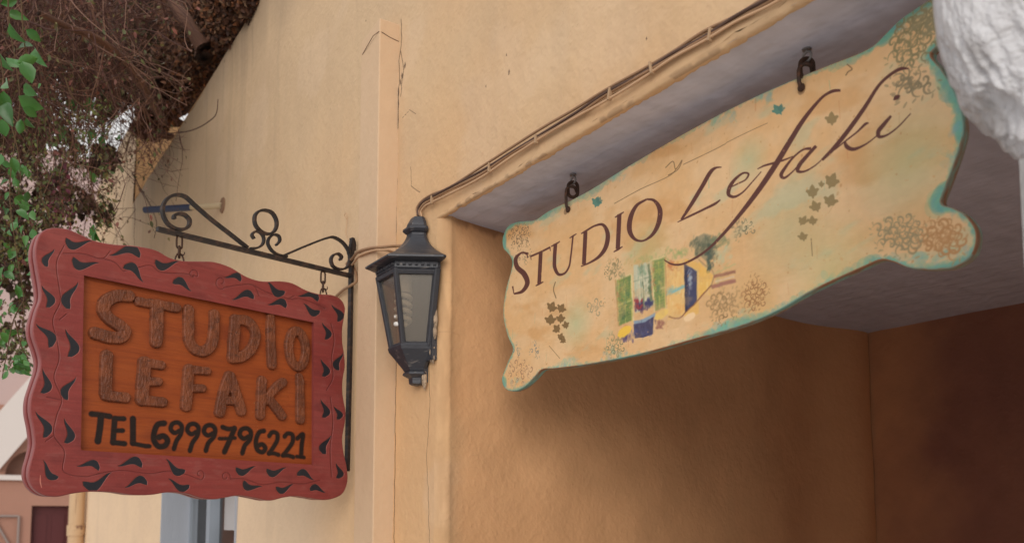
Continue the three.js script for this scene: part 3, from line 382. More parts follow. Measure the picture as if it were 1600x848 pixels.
for (const [px, top, mid, hole, k, label] of [[889, 266, 290, 328, 1, 'short rusty hook and chain above the word STUDIO'], [1254, 60, 92, 138, 1, 'short rusty hook and chain above the script word, nearer the white stone']]) {
  const h = onZ(px, hole, ivory.z), z = ivory.z - 0.01, up = V(h.x + 0.004, L + 0.006, z), t = thing('sign_hook', label, 'hook', up, 0, 'hooks of the yellow sign');
  const drop = up.y - h.y;
  add([new THREE.TorusGeometry(0.0085, 0.0022, 8, 20).translate(0, -0.017, 0), new THREE.CylinderGeometry(0.0023, 0.0023, 0.012, 8).translate(0, -0.004, 0), new THREE.CylinderGeometry(0.008, 0.008, 0.003, 14).translate(0, -0.004, 0)], zinc, 'eye_screw', t);
  const l1 = link(0.037, 0.022, 0.0040).rotateY(1.0).translate(0, -0.021, 0.001); add(l1, rust, 'chain_link', t);
  const y0 = -0.046, y1 = -drop;
  add(tube([V(0.005, y0 + 0.001, -0.006), V(0.008, y0 + 0.009, 0.002), V(0.002, y0 + 0.011, 0.012), V(-0.003, y0 + 0.004, 0.017), V(-0.004, (y0 + y1) / 2, 0.018), V(-0.004, y1 + 0.008, 0.017), V(-0.004, y1 + 0.001, 0.012), V(-0.004, y1, -0.004)], 0.0036, 0.0036, 8, 6), rust, 'hook', t);
  add(new THREE.SphereGeometry(0.0072, 14, 10).scale(1, 1, 0.6).translate(-0.004, y1 + 0.001, 0.0125), rust, 'rivet', t);
}

// ------------------------------------------------------------------ red carved sign on its iron bracket
const RDIR = (() => { const f = V(camF.x, 0, camF.z).normalize(), a = Math.atan((2022 - CX) / FOCAL); return f.multiplyScalar(Math.cos(a)).addScaledVector(V(camR.x, 0, camR.z).normalize(), Math.sin(a)); })();
const RTURN = Math.atan2(-RDIR.z, RDIR.x), RN = V(-RDIR.z, 0, RDIR.x).multiplyScalar(RDIR.z < 0 ? 1 : -1);
const POST = (() => { const p = onZ(547, 600, 0.02); return V(p.x, EYE.y, p.z); })();
const rl = (px, py, off = 0, origin = POST) => { const p = meet(px, py, POST.clone().addScaledVector(RN, off), RN).sub(origin); return V2(p.dot(RDIR), p.y); };
const redBase = (() => { const a = rl(290, 775); return POST.clone().addScaledVector(RDIR, a.x).add(V(0, a.y, 0)); })();
const FACE = 0.022, PANEL = 0.008;                      // metres in front of the plane of the bracket
const rf = (px, py) => rl(px, py, FACE, redBase), rp = (px, py) => rl(px, py, PANEL, redBase);
const redEdge = [[55, 383], [62, 365], [74, 357], [102, 357], [127, 367], [145, 375], [173, 381], [212, 384], [244, 391], [264, 402], [283, 407], [311, 408], [334, 409], [359, 417], [385, 432], [408, 439], [438, 439], [456, 442], [478, 453], [498, 459], [520, 461], [533, 468], [539, 480], [538, 494], [535, 513], [535, 533], [538, 555], [539, 572], [536, 590], [535, 608], [537, 626], [540, 642], [539, 660], [535, 684], [537, 707], [542, 730], [543, 752], [536, 770], [523, 778], [506, 781], [484, 778], [461, 775], [444, 777], [421, 782], [399, 778], [373, 774], [353, 777], [334, 780], [314, 778], [291, 771], [263, 769], [235, 773], [207, 773], [178, 769], [141, 768], [113, 771], [88, 776], [66, 773], [51, 762], [44, 747], [44, 732], [49, 713], [53, 693], [51, 670], [46, 642], [47, 622], [54, 599], [61, 577], [62, 562], [59, 549], [51, 524], [50, 510], [55, 487], [62, 467], [62, 450], [57, 419], [54, 397]];
const redPts = redEdge.map(([x, y]) => rf(x, y));
const hole = [[128.4, 427.8], [491, 502.3], [491, 727.6], [123.3, 705]].map(([x, y]) => rf(x, y));
const RX0 = -0.62, RX1 = 0.62, RY0 = -0.06, RY1 = 0.78, RW = 2048, RH = Math.round(RW * (RY1 - RY0) / (RX1 - RX0));
const leafSpots = [[102, 374, 140, 385], [71, 416, 78, 388], [113, 404, 150, 419], [218, 400, 173, 389], [193, 416, 227, 433], [242, 408, 278, 416], [74, 480, 72, 446], [105, 482, 112, 440], [78, 542, 64, 503], [108, 557, 111, 515], [270, 440, 300, 448], [376, 438, 352, 428], [396, 465, 363, 461], [444, 458, 414, 446], [447, 479, 420, 470], [497, 469, 468, 456], [499, 488, 472, 480], [529, 502, 524, 475], [509, 530, 509, 504], [527, 578, 530, 551], [505, 588, 507, 561], [65, 614, 74, 578], [102, 624, 110, 588], [69, 683, 64, 642], [102, 692, 108, 655], [89, 747, 62, 725], [154, 733, 122, 721], [221, 728, 185, 720], [288, 737, 256, 724], [129, 755, 175, 748], [229, 755, 195, 754], [295, 760, 261, 755], [368, 732, 398, 735], [416, 734, 446, 737], [464, 740, 491, 744], [380, 752, 406, 766], [431, 762, 458, 762], [484, 764, 508, 764], [505, 652, 507, 624], [528, 655, 526, 634], [506, 709, 510, 680], [527, 747, 530, 724]];
const vines = [[[100, 383], [88, 410], [92, 450], [94, 470], [82, 500], [88, 530], [92, 560], [84, 590], [96, 625], [88, 650], [84, 680], [100, 705], [98, 735], [110, 742], [135, 745]], [[135, 745], [165, 738], [190, 735], [215, 738], [235, 740], [265, 736], [290, 741], [312, 749]], [[98, 396], [130, 397], [160, 404], [172, 392]], [[160, 404], [180, 411], [192, 424]], [[192, 424], [210, 420], [235, 415], [250, 425], [290, 428], [308, 432]], [[405, 463], [396, 446], [370, 446], [348, 450]], [[396, 446], [420, 458], [450, 467], [470, 467], [500, 478], [508, 482]], [[450, 467], [460, 462]], [[510, 610], [520, 590], [518, 560], [522, 530], [517, 505]], [[518, 745], [516, 700], [520, 660], [516, 620]], [[359, 748], [380, 748], [410, 757], [440, 753], [470, 756], [500, 750]], [[84, 680], [70, 690]], [[96, 625], [72, 620]], [[92, 500], [104, 490]]];
const rc = (p) => V2((p.x - RX0) / (RX1 - RX0) * RW, (RY1 - p.y) / (RY1 - RY0) * RH);
function leafOutline(x0, y0, x1, y1, grow, flip) {      // a paisley leaf from its blunt end to its curling tip
  const dx = x1 - x0, dy = y1 - y0, l = Math.hypot(dx, dy), ux = dx / l, uy = dy / l, vx = -uy, vy = ux, w = l * 0.12 + 1.6 + grow, out = [];
  const edge = (t, side) => { const k = w * (0.92 + 0.2 * vn(x0 * 0.7, y0 * 0.7)) * (Math.pow(Math.min(1, (t + 0.03) / 0.2), 0.45) * Math.pow(1 - sm(t, 0.32, 1.03), 0.75)) * (side > 0 ? 1.05 : 0.85), b = flip * l * 0.17 * (Math.sin(t * 4.6) - 0.3 * t), g = (t - 0.4) * 1.6 * grow; out.push([x0 + ux * (l * t + g) + vx * (b + side * k), y0 + uy * (l * t + g) + vy * (b + side * k)]); };
  for (let i = 0; i <= 22; i++) edge(i / 22, 1);
  for (let i = 22; i >= 0; i--) edge(i / 22, -1);
  return out;
}
const spiral = (x, y, R, a0, turn) => Array.from({ length: 12 }, (_, i) => { const a = a0 + turn * i * 0.62, q = R * (1 - i / 13); return [x + q * Math.cos(a), y + q * 1.15 * Math.sin(a)]; });
for (const [x, y, R, a, t] of [[312, 741, 8, 1.6, -1], [352, 745, 8, 0.4, -1], [301, 429, 8, 0.3, -1], [345, 441, 10, 1.2, 1]]) vines.push(spiral(x, y, R, a, t));
function redPainting(height) {
  const cv = document.createElement('canvas'); cv.width = RW; cv.height = RH; const c = cv.getContext('2d'), img = c.createImageData(RW, RH), d = img.data;
  for (let y = 0; y < RH; y++) for (let x = 0; x < RW; x++) {
    const i = (y * RW + x) * 4, gr = fbm(x * 0.006, y * 0.16, 3), n = fbm(x * 0.008, y * 0.008, 4), f = fbm(x * 0.2, y * 0.2, 2);
    if (height) { d[i] = d[i + 1] = d[i + 2] = 150 + 30 * gr + 14 * f; } else {
      let k = mix([0.275, 0.05, 0.045], [0.225, 0.038, 0.036], n); k = mix(k, [0.3, 0.1, 0.09], 0.3 * sm(fbm(x * 0.02, y * 0.05 + 9, 4), 0.55, 0.8)); k = mix(k, [0.33, 0.085, 0.078], 0.35 * sm(fbm(x * 0.0045 + 20, y * 0.0045, 5), 0.56, 0.75)); k = mix(k, [0.15, 0.026, 0.028], 0.45 * sm(fbm(x * 0.006 + 70, y * 0.012, 5), 0.58, 0.78)); k = k.map((q) => q * (0.82 + 0.28 * gr + 0.1 * f)); d[i] = toS(k[0]); d[i + 1] = toS(k[1]); d[i + 2] = toS(k[2]);
    }
    d[i + 3] = 255;
  }
  c.putImageData(img, 0, 0);
  const m = (x, y) => rc(rf(x, y));
  vines.forEach((v) => pen(c, m, v.map(([x, y]) => [x, y, height ? 1.8 : 1.2]), height ? 'rgba(40,40,40,0.75)' : 'rgba(84,24,27,0.42)'));
  leafSpots.forEach(([a, b, e, f], i) => { const flip = i % 3 === 1 ? -1 : 1; if (height) { poly(c, m, leafOutline(a, b, e, f, 1.0, flip), 'rgb(70,70,70)'); } else { poly(c, m, leafOutline(a, b, e, f, 1.1, flip), 'rgba(165,85,72,0.8)'); poly(c, m, leafOutline(a, b, e, f, 0.3, flip), 'rgb(33,37,46)'); } });
  if (!height) { const r = rng(8); for (let i = 0; i < 60; i++) { const x = r() * RW, y = r() * RH; c.fillStyle = `rgba(205,130,115,${0.15 + 0.3 * r()})`; c.fillRect(x, y, 1 + 2 * r(), 1 + 6 * r() * r()); } pen(c, m, [[62, 742, 1], [62, 752, 2], [64, 762, 1]], 'rgba(220,150,130,0.7)'); }
  return cv;
}
const redFace = std(0xffffff, 0.48, { map: canvasTex(redPainting(false), RX0, RX1, RY0, RY1), bumpMap: canvasTex(redPainting(true), RX0, RX1, RY0, RY1, false), bumpScale: 0.003 });
const redSide = std([0.24, 0.05, 0.048], 0.38, { bumpMap: fineBump, bumpScale: 0.0003 }), redDark = std([0.13, 0.018, 0.02], 0.5);
const redSign = thing('carved_sign', 'red scalloped wooden sign with raised brown letters hanging from the iron bracket', 'sign', redBase, RTURN);
{
  const inset = (d) => { const n = redPts.length; return redPts.map((p, i) => { const a = redPts[(i + n - 1) % n], b = redPts[(i + 1) % n], t = b.clone().sub(a).normalize(); return V2(p.x + t.y * d, p.y - t.x * d); }); };
  const ring = (pts, depth, z, bevel, mats, name, cut) => {
    const s = outlineShape(pts, 600); if (cut) { const h = new THREE.Path(); cut.forEach((p, i) => (i ? h.lineTo(p.x, p.y) : h.moveTo(p.x, p.y))); h.closePath(); s.holes.push(h); }
    const g = new THREE.ExtrudeGeometry(s, { depth: depth - 2 * bevel, bevelEnabled: true, bevelThickness: bevel, bevelSize: bevel, bevelOffset: -bevel, bevelSegments: 3 }); g.translate(0, 0, z + bevel); return add(g, mats, name, redSign);
  };
  ring(redPts, 0.019, FACE - 0.019, 0.003, [redFace, redSide], 'frame', hole);
  ring(inset(0.005), 0.014, FACE - 0.0325, 0.0015, [redDark, redDark], 'core_board');
  ring(inset(0.0005), 0.017, FACE - 0.049, 0.003, [redSide, redSide], 'back_board');
  // orange panel
  const PX0 = hole[0].x - 0.02, PX1 = hole[1].x + 0.02, PY0 = Math.min(hole[2].y, hole[3].y) - 0.01, PY1 = Math.max(hole[0].y, hole[1].y) + 0.01, PW = 1536, PH = Math.round(PW * (PY1 - PY0) / (PX1 - PX0));
  const cv = document.createElement('canvas'); cv.width = PW; cv.height = PH; const c = cv.getContext('2d'), img = c.createImageData(PW, PH), d = img.data;
  for (let y = 0; y < PH; y++) for (let x = 0; x < PW; x++) {
    const i = (y * PW + x) * 4, wv = 14 * fbm(x * 0.003, y * 0.01, 3), gr = fbm(x * 0.005 + 3, (y + wv) * 0.11, 4), g2 = fbm(x * 0.02, (y + wv) * 0.5, 2), n = fbm(x * 0.004 + 50, y * 0.006, 3), s = 0.5 + 0.5 * Math.sin((y + wv * 3) * 0.035 + 5 * n);
    let k = mix([0.37, 0.078, 0.015], [0.24, 0.046, 0.010], gr); k = mix(k, [0.42, 0.1, 0.02], 0.3 * s); k = k.map((q) => q * (0.85 + 0.25 * g2)); k = mix(k, [0.17, 0.03, 0.012], 0.6 * sm(n, 0.6, 0.85));
    d[i] = toS(k[0]); d[i + 1] = toS(k[1]); d[i + 2] = toS(k[2]); d[i + 3] = 255;
  }
  c.putImageData(img, 0, 0);
  const m = (x, y) => { const p = rp(x, y); return V2((p.x - PX0) / (PX1 - PX0) * PW, (PY1 - p.y) / (PY1 - PY0) * PH); };
  const nine = (hx, hy, tx, ty) => [[[hx + 5, hy + 4], [hx - 3, hy + 7], [hx - 9, hy + 1], [hx - 6, hy - 7], [hx + 2, hy - 9], [hx + 8, hy - 4], [hx + 7, hy + 8], [tx + 4, ty - 12], [tx, ty]], 7];
  const digits = [[[[142, 646.5], [157, 648], [171, 650.5]], 8.5], [[[157, 650], [155, 670], [152, 689]], 10.5], [[[178.5, 654], [177, 673], [175.7, 691]], 9], [[[178, 653.5], [193, 654]], 7.5], [[[177, 672.5], [191, 672.5]], 7], [[[175.5, 691], [194, 693]], 8], [[[207, 654], [207, 692]], 9.5], [[[206, 692.5], [228, 697]], 6.5], [[[230, 696.5], [233, 697]], 6],
    [[[256, 661], [246, 663], [240, 676], [240, 688], [247, 697], [257, 696], [261, 688], [255, 681], [247, 683]], 9], nine(275, 669, 271, 701), nine(301, 671, 296, 704), nine(327, 673, 321, 704),
    [[[347, 667], [356, 670], [366, 669]], 7], [[[366, 669], [358, 688], [350, 706]], 8], [[[342, 685], [355, 685], [367, 684]], 5], nine(383, 678, 378, 708), [[[412, 673], [405, 675], [399.5, 688], [402, 703], [410, 706], [414, 700], [409, 694], [403, 696]], 7], [[[420, 681], [425, 675], [432, 677], [433, 686], [427, 698], [420, 708]], 6.5], [[[419, 708.5], [427, 708], [435, 710.5]], 6], [[[444, 682], [449, 677], [456, 679], [457, 689], [450, 701], [442, 711]], 6.5], [[[441, 711.5], [450, 711.5], [458, 714]], 6], [[[464, 685], [472.5, 678], [471, 695], [470, 713]], 6.5], [[[463, 713], [475, 714.5]], 5]];
  for (const [pts, w] of digits) for (const [g, col] of [[2.6, 'rgba(60,20,8,0.45)'], [0, 'rgb(26,17,17)']]) { pen(c, m, pts.map(([x, y]) => [x, y, w * 0.9 + g]), col); for (const p of [pts[0], pts[pts.length - 1]]) { const o = m(p[0], p[1]), q = m(p[0], p[1] + (w * 0.9 + g) / 2); c.fillStyle = col; c.beginPath(); c.arc(o.x, o.y, Math.abs(q.y - o.y), 0, 7); c.fill(); } }
  for (const [x, y] of [[275, 669], [301, 671], [327, 673], [383, 678], [251, 690]]) { const o = m(x, y); c.strokeStyle = 'rgba(120,70,50,0.7)'; c.lineWidth = 2.4; c.beginPath(); c.arc(o.x, o.y, 6, 0, 7); c.stroke(); }
  pen(c, m, [[341, 683, 1], [346, 688, 1], [352, 681, 1]], 'rgba(70,25,10,0.8)');
  { const r = rng(31); for (let i = 0; i < 40; i++) { const o = m(398 + 8 * (r() - 0.5), 625 + 55 * r()); c.fillStyle = `rgba(225,190,150,${0.2 + 0.5 * r()})`; c.fillRect(o.x, o.y, 1 + 2.4 * r(), 1 + 3.4 * r()); } const o = m(489, 614); c.fillStyle = 'rgb(225,205,170)'; c.beginPath(); c.arc(o.x, o.y, 5, 0, 7); c.fill(); }
  const woodBump = pixelTex(256, 512, (u, v) => 0.7 * tfbm(u * 0.25, v, 32, 3) + 0.3 * tfbm(u, v, 60, 2), false, [0.3, 0.2]);
  const pg = box(PX0, PX1, PY0, PY1, FACE - 0.019, PANEL); { const q = pg.attributes.position, w = pg.attributes.uv; for (let i = 0; i < q.count; i++) w.setXY(i, q.getX(i), q.getY(i)); }
  add(pg, std(0xffffff, 0.5, { map: canvasTex(cv, PX0, PX1, PY0, PY1), bumpMap: woodBump, bumpScale: 0.0009 }), 'panel', redSign);
  // raised letters, each carved from one piece
  const letterMat = std(0xffffff, 0.55, { map: pixelTex(512, 512, (u, v) => { const g = tfbm(u, v, 36, 4), n = tfbm(u, v, 7, 3); return mix(mix([0.225, 0.066, 0.026], [0.14, 0.041, 0.018], sm(0.35 * g + 0.65 * n, 0.32, 0.68)), [0.045, 0.018, 0.012], 0.7 * sm(tfbm(u * 0.5 + 0.25, v, 30, 3), 0.68, 0.84)); }, true, [0.16, 0.16]), bumpMap: pixelTex(256, 256, (u, v) => 0.6 * tfbm(u, v * 0.25, 24, 3) + 0.4 * tfbm(u, v, 40, 2), false, [0.09, 0.09]), bumpScale: 0.003 });
  const ell = (cx, cy, rx, ry, lean) => Array.from({ length: 25 }, (_, i) => { const a = i / 24 * 2 * Math.PI; return [cx + rx * Math.cos(a) + lean * Math.sin(a), cy + ry * Math.sin(a)]; });
  const letters = [
    [[[[199, 463], [187, 462.5], [172, 466], [162, 474], [160, 487], [170, 499], [186, 510], [193, 519], [188, 527], [172, 528], [155, 523], [147, 521]], 8.6]],
    [[[[215, 471.5], [244, 476], [274, 481.5]], 6.4], [[[243.7, 478], [243, 505], [242, 534]], 9.2]],
    [[[[292.7, 485], [292.7, 510], [294, 533], [303, 546], [315, 549], [326, 543], [331.5, 525], [333, 492]], 7.6]],
    [[[[366, 500], [363.5, 530], [361, 557]], 8], [[[366, 500], [383, 502], [395, 514], [396.5, 531], [388, 549], [374, 558], [361, 560]], 7.4]],
    [[[[420.5, 505], [421.5, 540], [423, 570]], 6.8], [[[420.5, 496], [420.8, 497.5]], 5.4]],
    [[ell(462.6, 545.6, 13, 28, 1.5), 6.2]],
    [[[[164.5, 556], [163.5, 590], [163, 616]], 8.4], [[[163, 618], [178, 620], [194, 621.5]], 7.6]],
    [[[[224, 567], [221.5, 597], [219.5, 624]], 9.2], [[[224, 566.5], [249, 571]], 6.6], [[[222, 596.5], [245, 596.5]], 6.4], [[[219.5, 625], [236, 627], [252, 628.5]], 7.4]],
    [[[[293, 577.5], [290.5, 607], [288.5, 635]], 7.8], [[[293, 577.5], [322, 580]], 5.8], [[[291, 606.5], [314, 607]], 5.6]],
    [[[[356, 588], [347, 616], [341, 644]], 7.6], [[[358, 588], [367, 616], [375, 642]], 7.6], [[[347, 626], [372, 626]], 6]],
    [[[[407.5, 595], [406, 622], [404.6, 649]], 7], [[[440, 597.5], [428, 607], [412, 626]], 6.4], [[[417, 620], [427, 634], [439, 650]], 6.4]],
    [[[[467, 597], [467, 625], [467, 656]], 6.4], [[[465.5, 588.5], [465.8, 589.5]], 5.2]],
  ];
  for (const strokes of letters) {
    const segs = [];
    for (const [pts, w] of strokes) { const c2 = pts.length > 2 ? new THREE.CatmullRomCurve3(pts.map(([x, y]) => V(x, y, 0)), false, 'centripetal').getPoints(pts.length * 5) : pts.map(([x, y]) => V(x, y, 0)); const q = c2.map((p) => rp(p.x, p.y)), r0 = rp(pts[0][0], pts[0][1] + w).distanceTo(rp(pts[0][0], pts[0][1])); for (let i = 1; i < q.length; i++) segs.push([q[i - 1], q[i], r0]); }
    const bx = new THREE.Box2(); segs.forEach(([a, b]) => { bx.expandByPoint(a); bx.expandByPoint(b); }); bx.expandByScalar(0.02);
    const st = 0.0013, nx = Math.ceil((bx.max.x - bx.min.x) / st), ny = Math.ceil((bx.max.y - bx.min.y) / st), D = new Float32Array((nx + 1) * (ny + 1)), T = 0.0085;
    for (let j = 0; j <= ny; j++) for (let i = 0; i <= nx; i++) { const x = bx.min.x + i * st, y = bx.min.y + j * st; let dd = 9; for (const [a, b, r0] of segs) { const ex = b.x - a.x, ey = b.y - a.y, t = Math.min(1, Math.max(0, ((x - a.x) * ex + (y - a.y) * ey) / (ex * ex + ey * ey + 1e-12))); dd = Math.min(dd, Math.hypot(x - a.x - ex * t, y - a.y - ey * t) - r0); } D[j * (nx + 1) + i] = dd - 0.0016 + 0.003 * (fbm(x * 30, y * 38, 2) - 0.5) + 0.0012 * (fbm(x * 160, y * 160, 2) - 0.5); }
    add(grid(nx, ny, (i, j) => { const x = bx.min.x + i * st, y = bx.min.y + j * st, q = -D[j * (nx + 1) + i], e = Math.min(1, Math.max(0, (q + 0.0006) / 0.0032)); return V(x, y, PANEL + (q < -0.0006 ? -0.003 : 0.002 + T * Math.pow(1 - (1 - e) * (1 - e), 0.7) + (0.002 * (fbm(x * 34 + 5, y * 34, 3) - 0.5) + 0.0016 * (fbm(x * 120 + 5, y * 60, 2) - 0.5)) * e)); }, (i, j, p) => [p.x, p.y], false, (i, j) => Math.min(D[j * (nx + 1) + i], D[j * (nx + 1) + i + 1], D[(j + 1) * (nx + 1) + i], D[(j + 1) * (nx + 1) + i + 1]) < 0.0006), letterMat, 'letter', redSign);
  }
}
const iron = std(0xffffff, 0.55, { metalness: 0.35, map: pixelTex(512, 512, (u, v) => mix([0.030, 0.026, 0.027], [0.085, 0.052, 0.040], sm(tfbm(u, v, 14, 4), 0.5, 0.8)), true, [0.14, 0.14]), bumpMap: fineBump, bumpScale: 0.0006 });
{
  const b = (px, py) => rl(px, py, 0);
  const t = thing('sign_bracket', 'black wrought iron scroll bracket on the wall above the red sign', 'bracket', POST, RTURN);
  const S = (pts, w = 0.012, th = 0.0062, closed = false) => strap(pts.map(([x, y]) => b(x, y)), w, th, closed);
  add(S([[245, 357.5], [395, 394], [548, 431]], 0.015, 0.0115), iron, 'arm', t);
  add(S([[550, 372], [548.5, 420], [546, 560], [542, 736]], 0.016, 0.010), iron, 'post', t);
  add(S([[544, 396], [548, 380], [550, 373], [553, 378], [553, 392]], 0.012, 0.005), iron, 'scroll', t);
  add(S([[271, 342], [271.5, 337], [279, 334], [288, 336], [295, 343.5], [294.5, 352], [287, 358], [274, 357.5], [262, 350], [254.5, 337], [253.5, 323], [261, 310], [274, 304.5], [288, 307], [304, 321], [329, 342.5], [362, 368], [386, 387]], 0.014, 0.0075), iron, 'scroll', t);
  add(S([[414, 328.5], [425, 333], [431.5, 346], [429.5, 359], [420, 365.5], [408, 362], [398.5, 351], [397.5, 338], [404, 330]], 0.014, 0.0065, true), iron, 'ring', t);
  add(S([[396.5, 373], [393, 367], [399, 361.5], [407, 364], [411.5, 372], [410, 381], [402, 387], [390, 388]], 0.012, 0.0055), iron, 'scroll', t);
  add(S([[431, 383], [436.5, 376], [435, 369], [428, 366.5], [420, 372], [418, 380], [423, 390], [432, 397], [448, 401]], 0.012, 0.0055), iron, 'scroll', t);
  add(S([[443, 399], [478, 384], [510, 372], [520, 370.5], [534, 378], [544, 392], [546, 406], [541, 418], [530, 420.5], [520, 416], [516.6, 406], [520, 399], [528, 396.5], [533, 401], [531, 406]], 0.013, 0.0062), iron, 'scroll', t);
  for (const [px, py, sy, label] of [[280, 368, 404, 'short chain at the outer end of the bracket above the red sign'], [504.5, 424, 457, 'short chain at the wall end of the bracket above the red sign']]) {
    const p = b(px, py), q = rl(px, sy + 5, 0), h = p.y - q.y, c = thing('sign_chain', label, 'chain', POST.clone().addScaledVector(RDIR, p.x).add(V(0, p.y, 0)), RTURN, 'chains of the red sign');
    const n = h / 2.35;
    add(link(n * 1.18, 0.015, 0.0027), rust, 'chain_link', c); const g2 = link(n * 1.0, 0.014, 0.0031).rotateY(1.0).translate(0, -n * 0.98, 0.001); add(g2, rust, 'chain_link', c);
    add(tube([V(-0.010, -h - 0.012, 0.004), V(-0.0115, -h + 0.006, 0.004), V(-0.006, -h + n * 0.62, 0.003), V(0, -h + n * 0.72, 0.002), V(0.006, -h + n * 0.62, 0.003), V(0.0115, -h + 0.006, 0.004), V(0.010, -h - 0.012, 0.004)], 0.0023, 0.0023, 7, 6), rust, 'staple', c);
    add(tube([V(0.004, -n * 1.7, 0.006), V(0.008, -n * 1.75, 0.008), V(0.011, -n * 1.6, 0.008), V(0.012, -n * 1.45, 0.006)], 0.0019, 0.0015, 7, 4), rust, 'wire_end', c);
  }
}

// ------------------------------------------------------------------ wall lantern
{
  const X0 = -2.066, base = V(X0, EYE.y + 0.358, 0.012), t = thing('wall_lantern', 'black half-hexagon wall lantern with frosted panes beside the doorway', 'lantern', base); t.scale.set(1.03, 1.065, 1.03);
  const paint = std(0xffffff, 0.42, { metalness: 0.15, map: pixelTex(512, 512, (u, v) => { const n = tfbm(u, v, 9, 5); return mix(mix([0.026, 0.030, 0.042], [0.058, 0.06, 0.072], n), [0.22, 0.2, 0.19], 0.6 * sm(tfbm(u + 0.4, v, 26, 4), 0.66, 0.76)); }, true, [0.25, 0.25]), bumpMap: fineBump, bumpScale: 0.0005 });
  const Y = (a) => a - 0.345;
  const hex = (a, z = 0) => [V(-a, 0, z), V(-a / 2, 0, z + a * 0.866), V(a / 2, 0, z + a * 0.866), V(a, 0, z)];     // half hexagon, back on the wall
  const loft = (rows) => {                               // rows of [height, a, z]
    const pos = [], idx = []; rows.forEach(([y, a, z = 0]) => { const h = hex(a, z); [...h, V(a, 0, -0.008), V(-a, 0, -0.008)].forEach((p) => pos.push(p.x, y, p.z)); });
    for (let r = 0; r < rows.length - 1; r++) for (let k = 0; k < 6; k++) { const a = r * 6 + k, b = r * 6 + (k + 1) % 6; idx.push(a, b, a + 6, b, b + 6, a + 6); }
    const e = (rows.length - 1) * 6; for (let k = 1; k < 5; k++) { idx.push(0, k + 1, k, e, e + k, e + k + 1); }
    let g = new THREE.BufferGeometry(); g.setAttribute('position', new THREE.Float32BufferAttribute(pos, 3)); g.setIndex(idx); g = g.toNonIndexed(); g.computeVertexNormals();
    const uv = new Float32Array(g.attributes.position.count * 2); for (let i = 0; i < uv.length / 2; i++) { uv[i * 2] = g.attributes.position.getX(i) + g.attributes.position.getZ(i); uv[i * 2 + 1] = g.attributes.position.getY(i); } g.setAttribute('uv', new THREE.BufferAttribute(uv, 2)); return g;
  };
  const prof = []; for (let i = 0; i <= 10; i++) { const k = i / 10; prof.push([Y(0.652 + 0.086 * k), 0.100 * Math.pow(1 - k, 1.9) + 0.035 * (1 - 0.15 * k)]); }
  add(loft([[Y(0.640), 0.108], [Y(0.642), 0.130], [Y(0.645), 0.139], [Y(0.649), 0.139], [Y(0.652), 0.135], ...prof.slice(1).map(([y, a]) => [y, Math.max(0.03, a)])]), paint, 'hood', t);
  add(loft([[Y(0.735), 0.030], [Y(0.738), 0.036], [Y(0.744), 0.042], [Y(0.750), 0.040], [Y(0.754), 0.032], [Y(0.762), 0.030], [Y(0.776), 0.022], [Y(0.780), 0.019], [Y(0.784), 0.008]]), paint, 'finial', t);
  const A1 = 0.105, A0 = 0.067, yT = Y(0.622), yB = Y(0.437), at = (a, y) => { const k = (y - yB) / (yT - yB), q = A0 + (A1 - A0) * k; return hex(q * a); };
  add(loft([[Y(0.620), 0.104], [Y(0.625), 0.110], [Y(0.641), 0.108]]), paint, 'frieze', t);
  const dent = []; for (let f = 0; f < 3; f++) for (let k = 0; k < 7; k++) { const h = hex(0.112), p = h[f].clone().lerp(h[f + 1], (k + 0.6) / 7.2); dent.push(new THREE.BoxGeometry(0.0075, 0.006, 0.005).rotateY([-1.05, 0, 1.05][f]).translate(p.x, Y(0.633), p.z)); } add(dent, paint, 'dentil_band', t);
  const bars = [], bar = (a, b, w) => { const d = b.clone().sub(a), g = new RoundedBoxGeometry(w, d.length() + w * 0.4, w, 2, w * 0.25); g.applyQuaternion(new THREE.Quaternion().setFromUnitVectors(V(0, 1, 0), d.clone().normalize())); g.translate((a.x + b.x) / 2, (a.y + b.y) / 2, (a.z + b.z) / 2); bars.push(g); };
  const ht = at(1, yT), hb = at(1, yB); ht.forEach((p) => p.setY(yT)); hb.forEach((p) => p.setY(yB));
  for (let k = 0; k < 4; k++) bar(hb[k], ht[k], k % 3 ? 0.0125 : 0.017);
  for (let k = 0; k < 3; k++) { bar(hb[k].clone().setY(yB + 0.003), hb[k + 1].clone().setY(yB + 0.003), 0.012); const q = at(1, yT - 0.006); bar(q[k].setY(yT - 0.006), q[k + 1].setY(yT - 0.006), 0.013); }
  add(bars, paint, 'frame', t);
  const frost = new THREE.MeshPhysicalMaterial({ color: new THREE.Color().setRGB(0.74, 0.69, 0.62), roughness: 0.2, transmission: 0.9, thickness: 0, ior: 1.45 });
  for (let k = 0; k < 3; k++) {
    const q = [hb[k], hb[k + 1], ht[k + 1], ht[k]].map((p) => p.clone().multiply(V(0.965, 1, 0.965))), n = q[1].clone().sub(q[0]).cross(q[3].clone().sub(q[0])).normalize().multiplyScalar(0.0025);
    const pos = [...q.map((p) => p.toArray()), ...q.map((p) => p.clone().sub(n).toArray())].flat(), g = new THREE.BufferGeometry(); g.setAttribute('position', new THREE.Float32BufferAttribute(pos, 3)); g.setIndex([0, 1, 2, 0, 2, 3, 4, 6, 5, 4, 7, 6, 0, 4, 5, 0, 5, 1, 1, 5, 6, 1, 6, 2, 2, 6, 7, 2, 7, 3, 3, 7, 4, 3, 4, 0]); const h = g.toNonIndexed(); h.computeVertexNormals(); add(h, frost, 'pane', t);
  }
  const coil = []; for (let i = 0; i <= 90; i++) { const a = i / 90 * 9 * Math.PI; coil.push(V(0.006 + 0.019 * Math.cos(a), Y(0.49) + 0.085 * i / 90, 0.045 + 0.019 * Math.sin(a))); }
  add(tube(coil, 0.0062, 0.0062, 8), std([0.85, 0.85, 0.82], 0.3), 'bulb', t);
